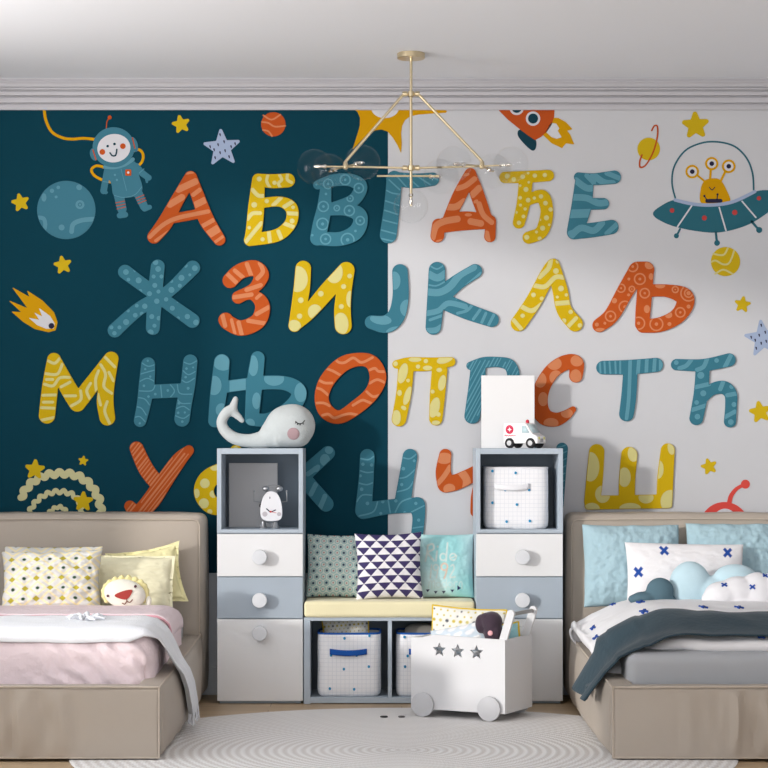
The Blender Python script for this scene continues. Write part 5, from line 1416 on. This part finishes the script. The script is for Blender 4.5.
HL = Vector((W(345.5, 166.5, DC).x, yc, zB+.006)); HR = Vector((W(482, 166, DC).x, yc, zB+.008))
for h, sx in ((HL, -1), (HR, 1)):
    rod((cx_+sx*.035, yc, zA-.004), tuple(h+Vector((0, 0, .022))), .0062, 'brace'); rod((cx_+sx*.02, yc, zB), tuple(h), .0048)
    q = MB(); q._lathe(h-Vector((0, 0, .012)), Vector((0, 0, 1)), [(0, .006), (.004, .011), (.02, .011), (.034, .008), (.036, .004)], 18, 0); q.build('joint', m_br, ct_, angle=40)
def globe(hc, end, r=.078, off=0):
    """rod from the joint to a bulb holder, clear globe around its tip"""
    hc, end = Vector(hc), Vector(end); d = (end-hc).normalized(); L = (end-hc).length
    a = rod(tuple(hc-d*.02), tuple(end), .0038, 'globe_arm')
    q = MB(); q._lathe(end-d*(.055), d, [(0, .004), (.002, .009), (.012, .010), (.014, .006), (.030, .0065), (.032, .009), (.05, .007), (.058, .003)], 16, 0)
    q.build('bulb_holder', mat('polished_silver', C(226,220,212), .12, metal=1.0), a, angle=40)
    g = MB(); prof = []
    n = 26
    for i in range(n+1):
        ph = PI*(i/n); 
        if ph < .22: continue
        prof.append((-r*math.cos(ph), r*math.sin(ph)))
    inner = [(h*(1-.0022/r), q_*(1-.0022/r)) for h, q_ in reversed(prof)]
    ax = d; c = end+d*off; aa = ax.orthogonal().normalized(); bb = ax.cross(aa); m = 40; P = prof+inner; vs = []
    for h_, rr in P:
        for k in range(m):
            an = 2*PI*k/m; vs.append(c+ax*h_+(aa*math.cos(an)+bb*math.sin(an))*max(rr, 1e-5))
    fs = [(i*m+k, i*m+(k+1) % m, ((i+1) % len(P))*m+(k+1) % m, ((i+1) % len(P))*m+k) for i in range(len(P)) for k in range(m)]
    g.add(vs, fs); g.build('glass_globe', m_gl, a, recalc=False)
globe(HL, HL+Vector((-.137, .02, .003))); globe(HL, HL+Vector((-.075, .115, -.004))); globe(HL, HL+Vector((.075, -.115, .002)))
globe(HR, HR+Vector((.125, -.03, .002))); globe(HR, HR+Vector((.055, .115, -.006))); globe(HR, HR+Vector((-.125, -.06, .002)))
zc = HZ+(440-176)*DC/F
rod((W(377, 0, DC).x, yc, zc), (W(439, 0, DC).x, yc, zc), .0042, 'cross_bar')
globe((cx_, yc, zB-.05), (cx_, yc, zE), .076)
globe((cx_+.02, yc, zc), (W(441, 0, DC).x, yc+.02, zc), .078)

# ================================================================== daylight
w = bpy.data.worlds.new('daylight'); scene.world = w; w.use_nodes = True
nt = w.node_tree; bg = nt.nodes['Background']; tc = nt.nodes.new('ShaderNodeTexCoord'); sx = nt.nodes.new('ShaderNodeSeparateXYZ')
nt.links.new(tc.outputs['Generated'], sx.inputs[0])
mr = nt.nodes.new('ShaderNodeMapRange'); mr.inputs['From Min'].default_value = -.08; mr.inputs['From Max'].default_value = .08; nt.links.new(sx.outputs['Z'], mr.inputs['Value'])
mx = nt.nodes.new('ShaderNodeMix'); mx.data_type = 'RGBA'; nt.links.new(mr.outputs[0], mx.inputs[0])
mx.inputs[6].default_value = tuple(GND*v for v in (1.0, .97, .94))+(1,); mx.inputs[7].default_value = tuple(AMB*v for v in (.94, .97, 1.0))+(1,)
nt.links.new(mx.outputs[2], bg.inputs[0])
m2 = nt.nodes.new('ShaderNodeMapRange'); m2.inputs['From Min'].default_value = -.2; m2.inputs['From Max'].default_value = -.95; m2.inputs['To Min'].default_value = 1.0; m2.inputs['To Max'].default_value = REAR
nt.links.new(sx.outputs['Y'], m2.inputs['Value']); nt.links.new(m2.outputs[0], bg.inputs[1])
def portal(sx_, sy_, loc, d):
    pl = bpy.data.lights.new('window_portal', 'AREA'); pl.shape = 'RECTANGLE'; pl.size = sx_; pl.size_y = sy_; pl.cycles.is_portal = True
    po = bpy.data.objects.new('window_portal', pl); COL.objects.link(po); po.location = loc
    z_ = -Vector(d); y_ = Vector((0, 0, 1)); x_ = y_.cross(z_); po.rotation_euler = Matrix((x_, y_, z_)).transposed().to_euler()
portal(WY1-WY0, WZ1-WZ0, (XL-.12, (WY0+WY1)/2, (WZ0+WZ1)/2), (1, 0, 0))
portal(W2Y1-W2Y0, WZ1-WZ0, (XL-.12, (W2Y0+W2Y1)/2, (WZ0+WZ1)/2), (1, 0, 0))
portal(FX1-FX0, FZ1-FZ0, ((FX0+FX1)/2, YF-.02, (FZ0+FZ1)/2), (0, 1, 0))
sd = bpy.data.lights.new('sun', 'SUN'); sd.energy = SUN; sd.angle = math.radians(3.5); sd.color = (1.0, .965, .92)
so = bpy.data.objects.new('sun', sd); COL.objects.link(so)
az, el = math.radians(52), math.radians(9.5)
dv = Vector((math.sin(az)*math.cos(el), math.cos(az)*math.cos(el), -math.sin(el)))
so.rotation_euler = dv.to_track_quat('-Z', 'Y').to_euler(); so.location = (-6, -6, 2.5)

# ================================================================== camera
cd = bpy.data.cameras.new('camera'); cam = bpy.data.objects.new('camera', cd); COL.objects.link(cam)
cd.sensor_width = 36; cd.sensor_fit = 'HORIZONTAL'; cd.lens = 36*F/768; cd.shift_x = -1/768; cd.shift_y = 56/768
cam.location = (0, -DW, HZ); cam.rotation_euler = (PI/2, 0, 0); cd.clip_start = .1; cd.clip_end = 100
scene.camera = cam
vs_ = scene.view_settings; vs_.view_transform = 'Standard'; vs_.look = 'None'; vs_.exposure = EXPO; vs_.gamma = 1; vs_.use_curve_mapping = False
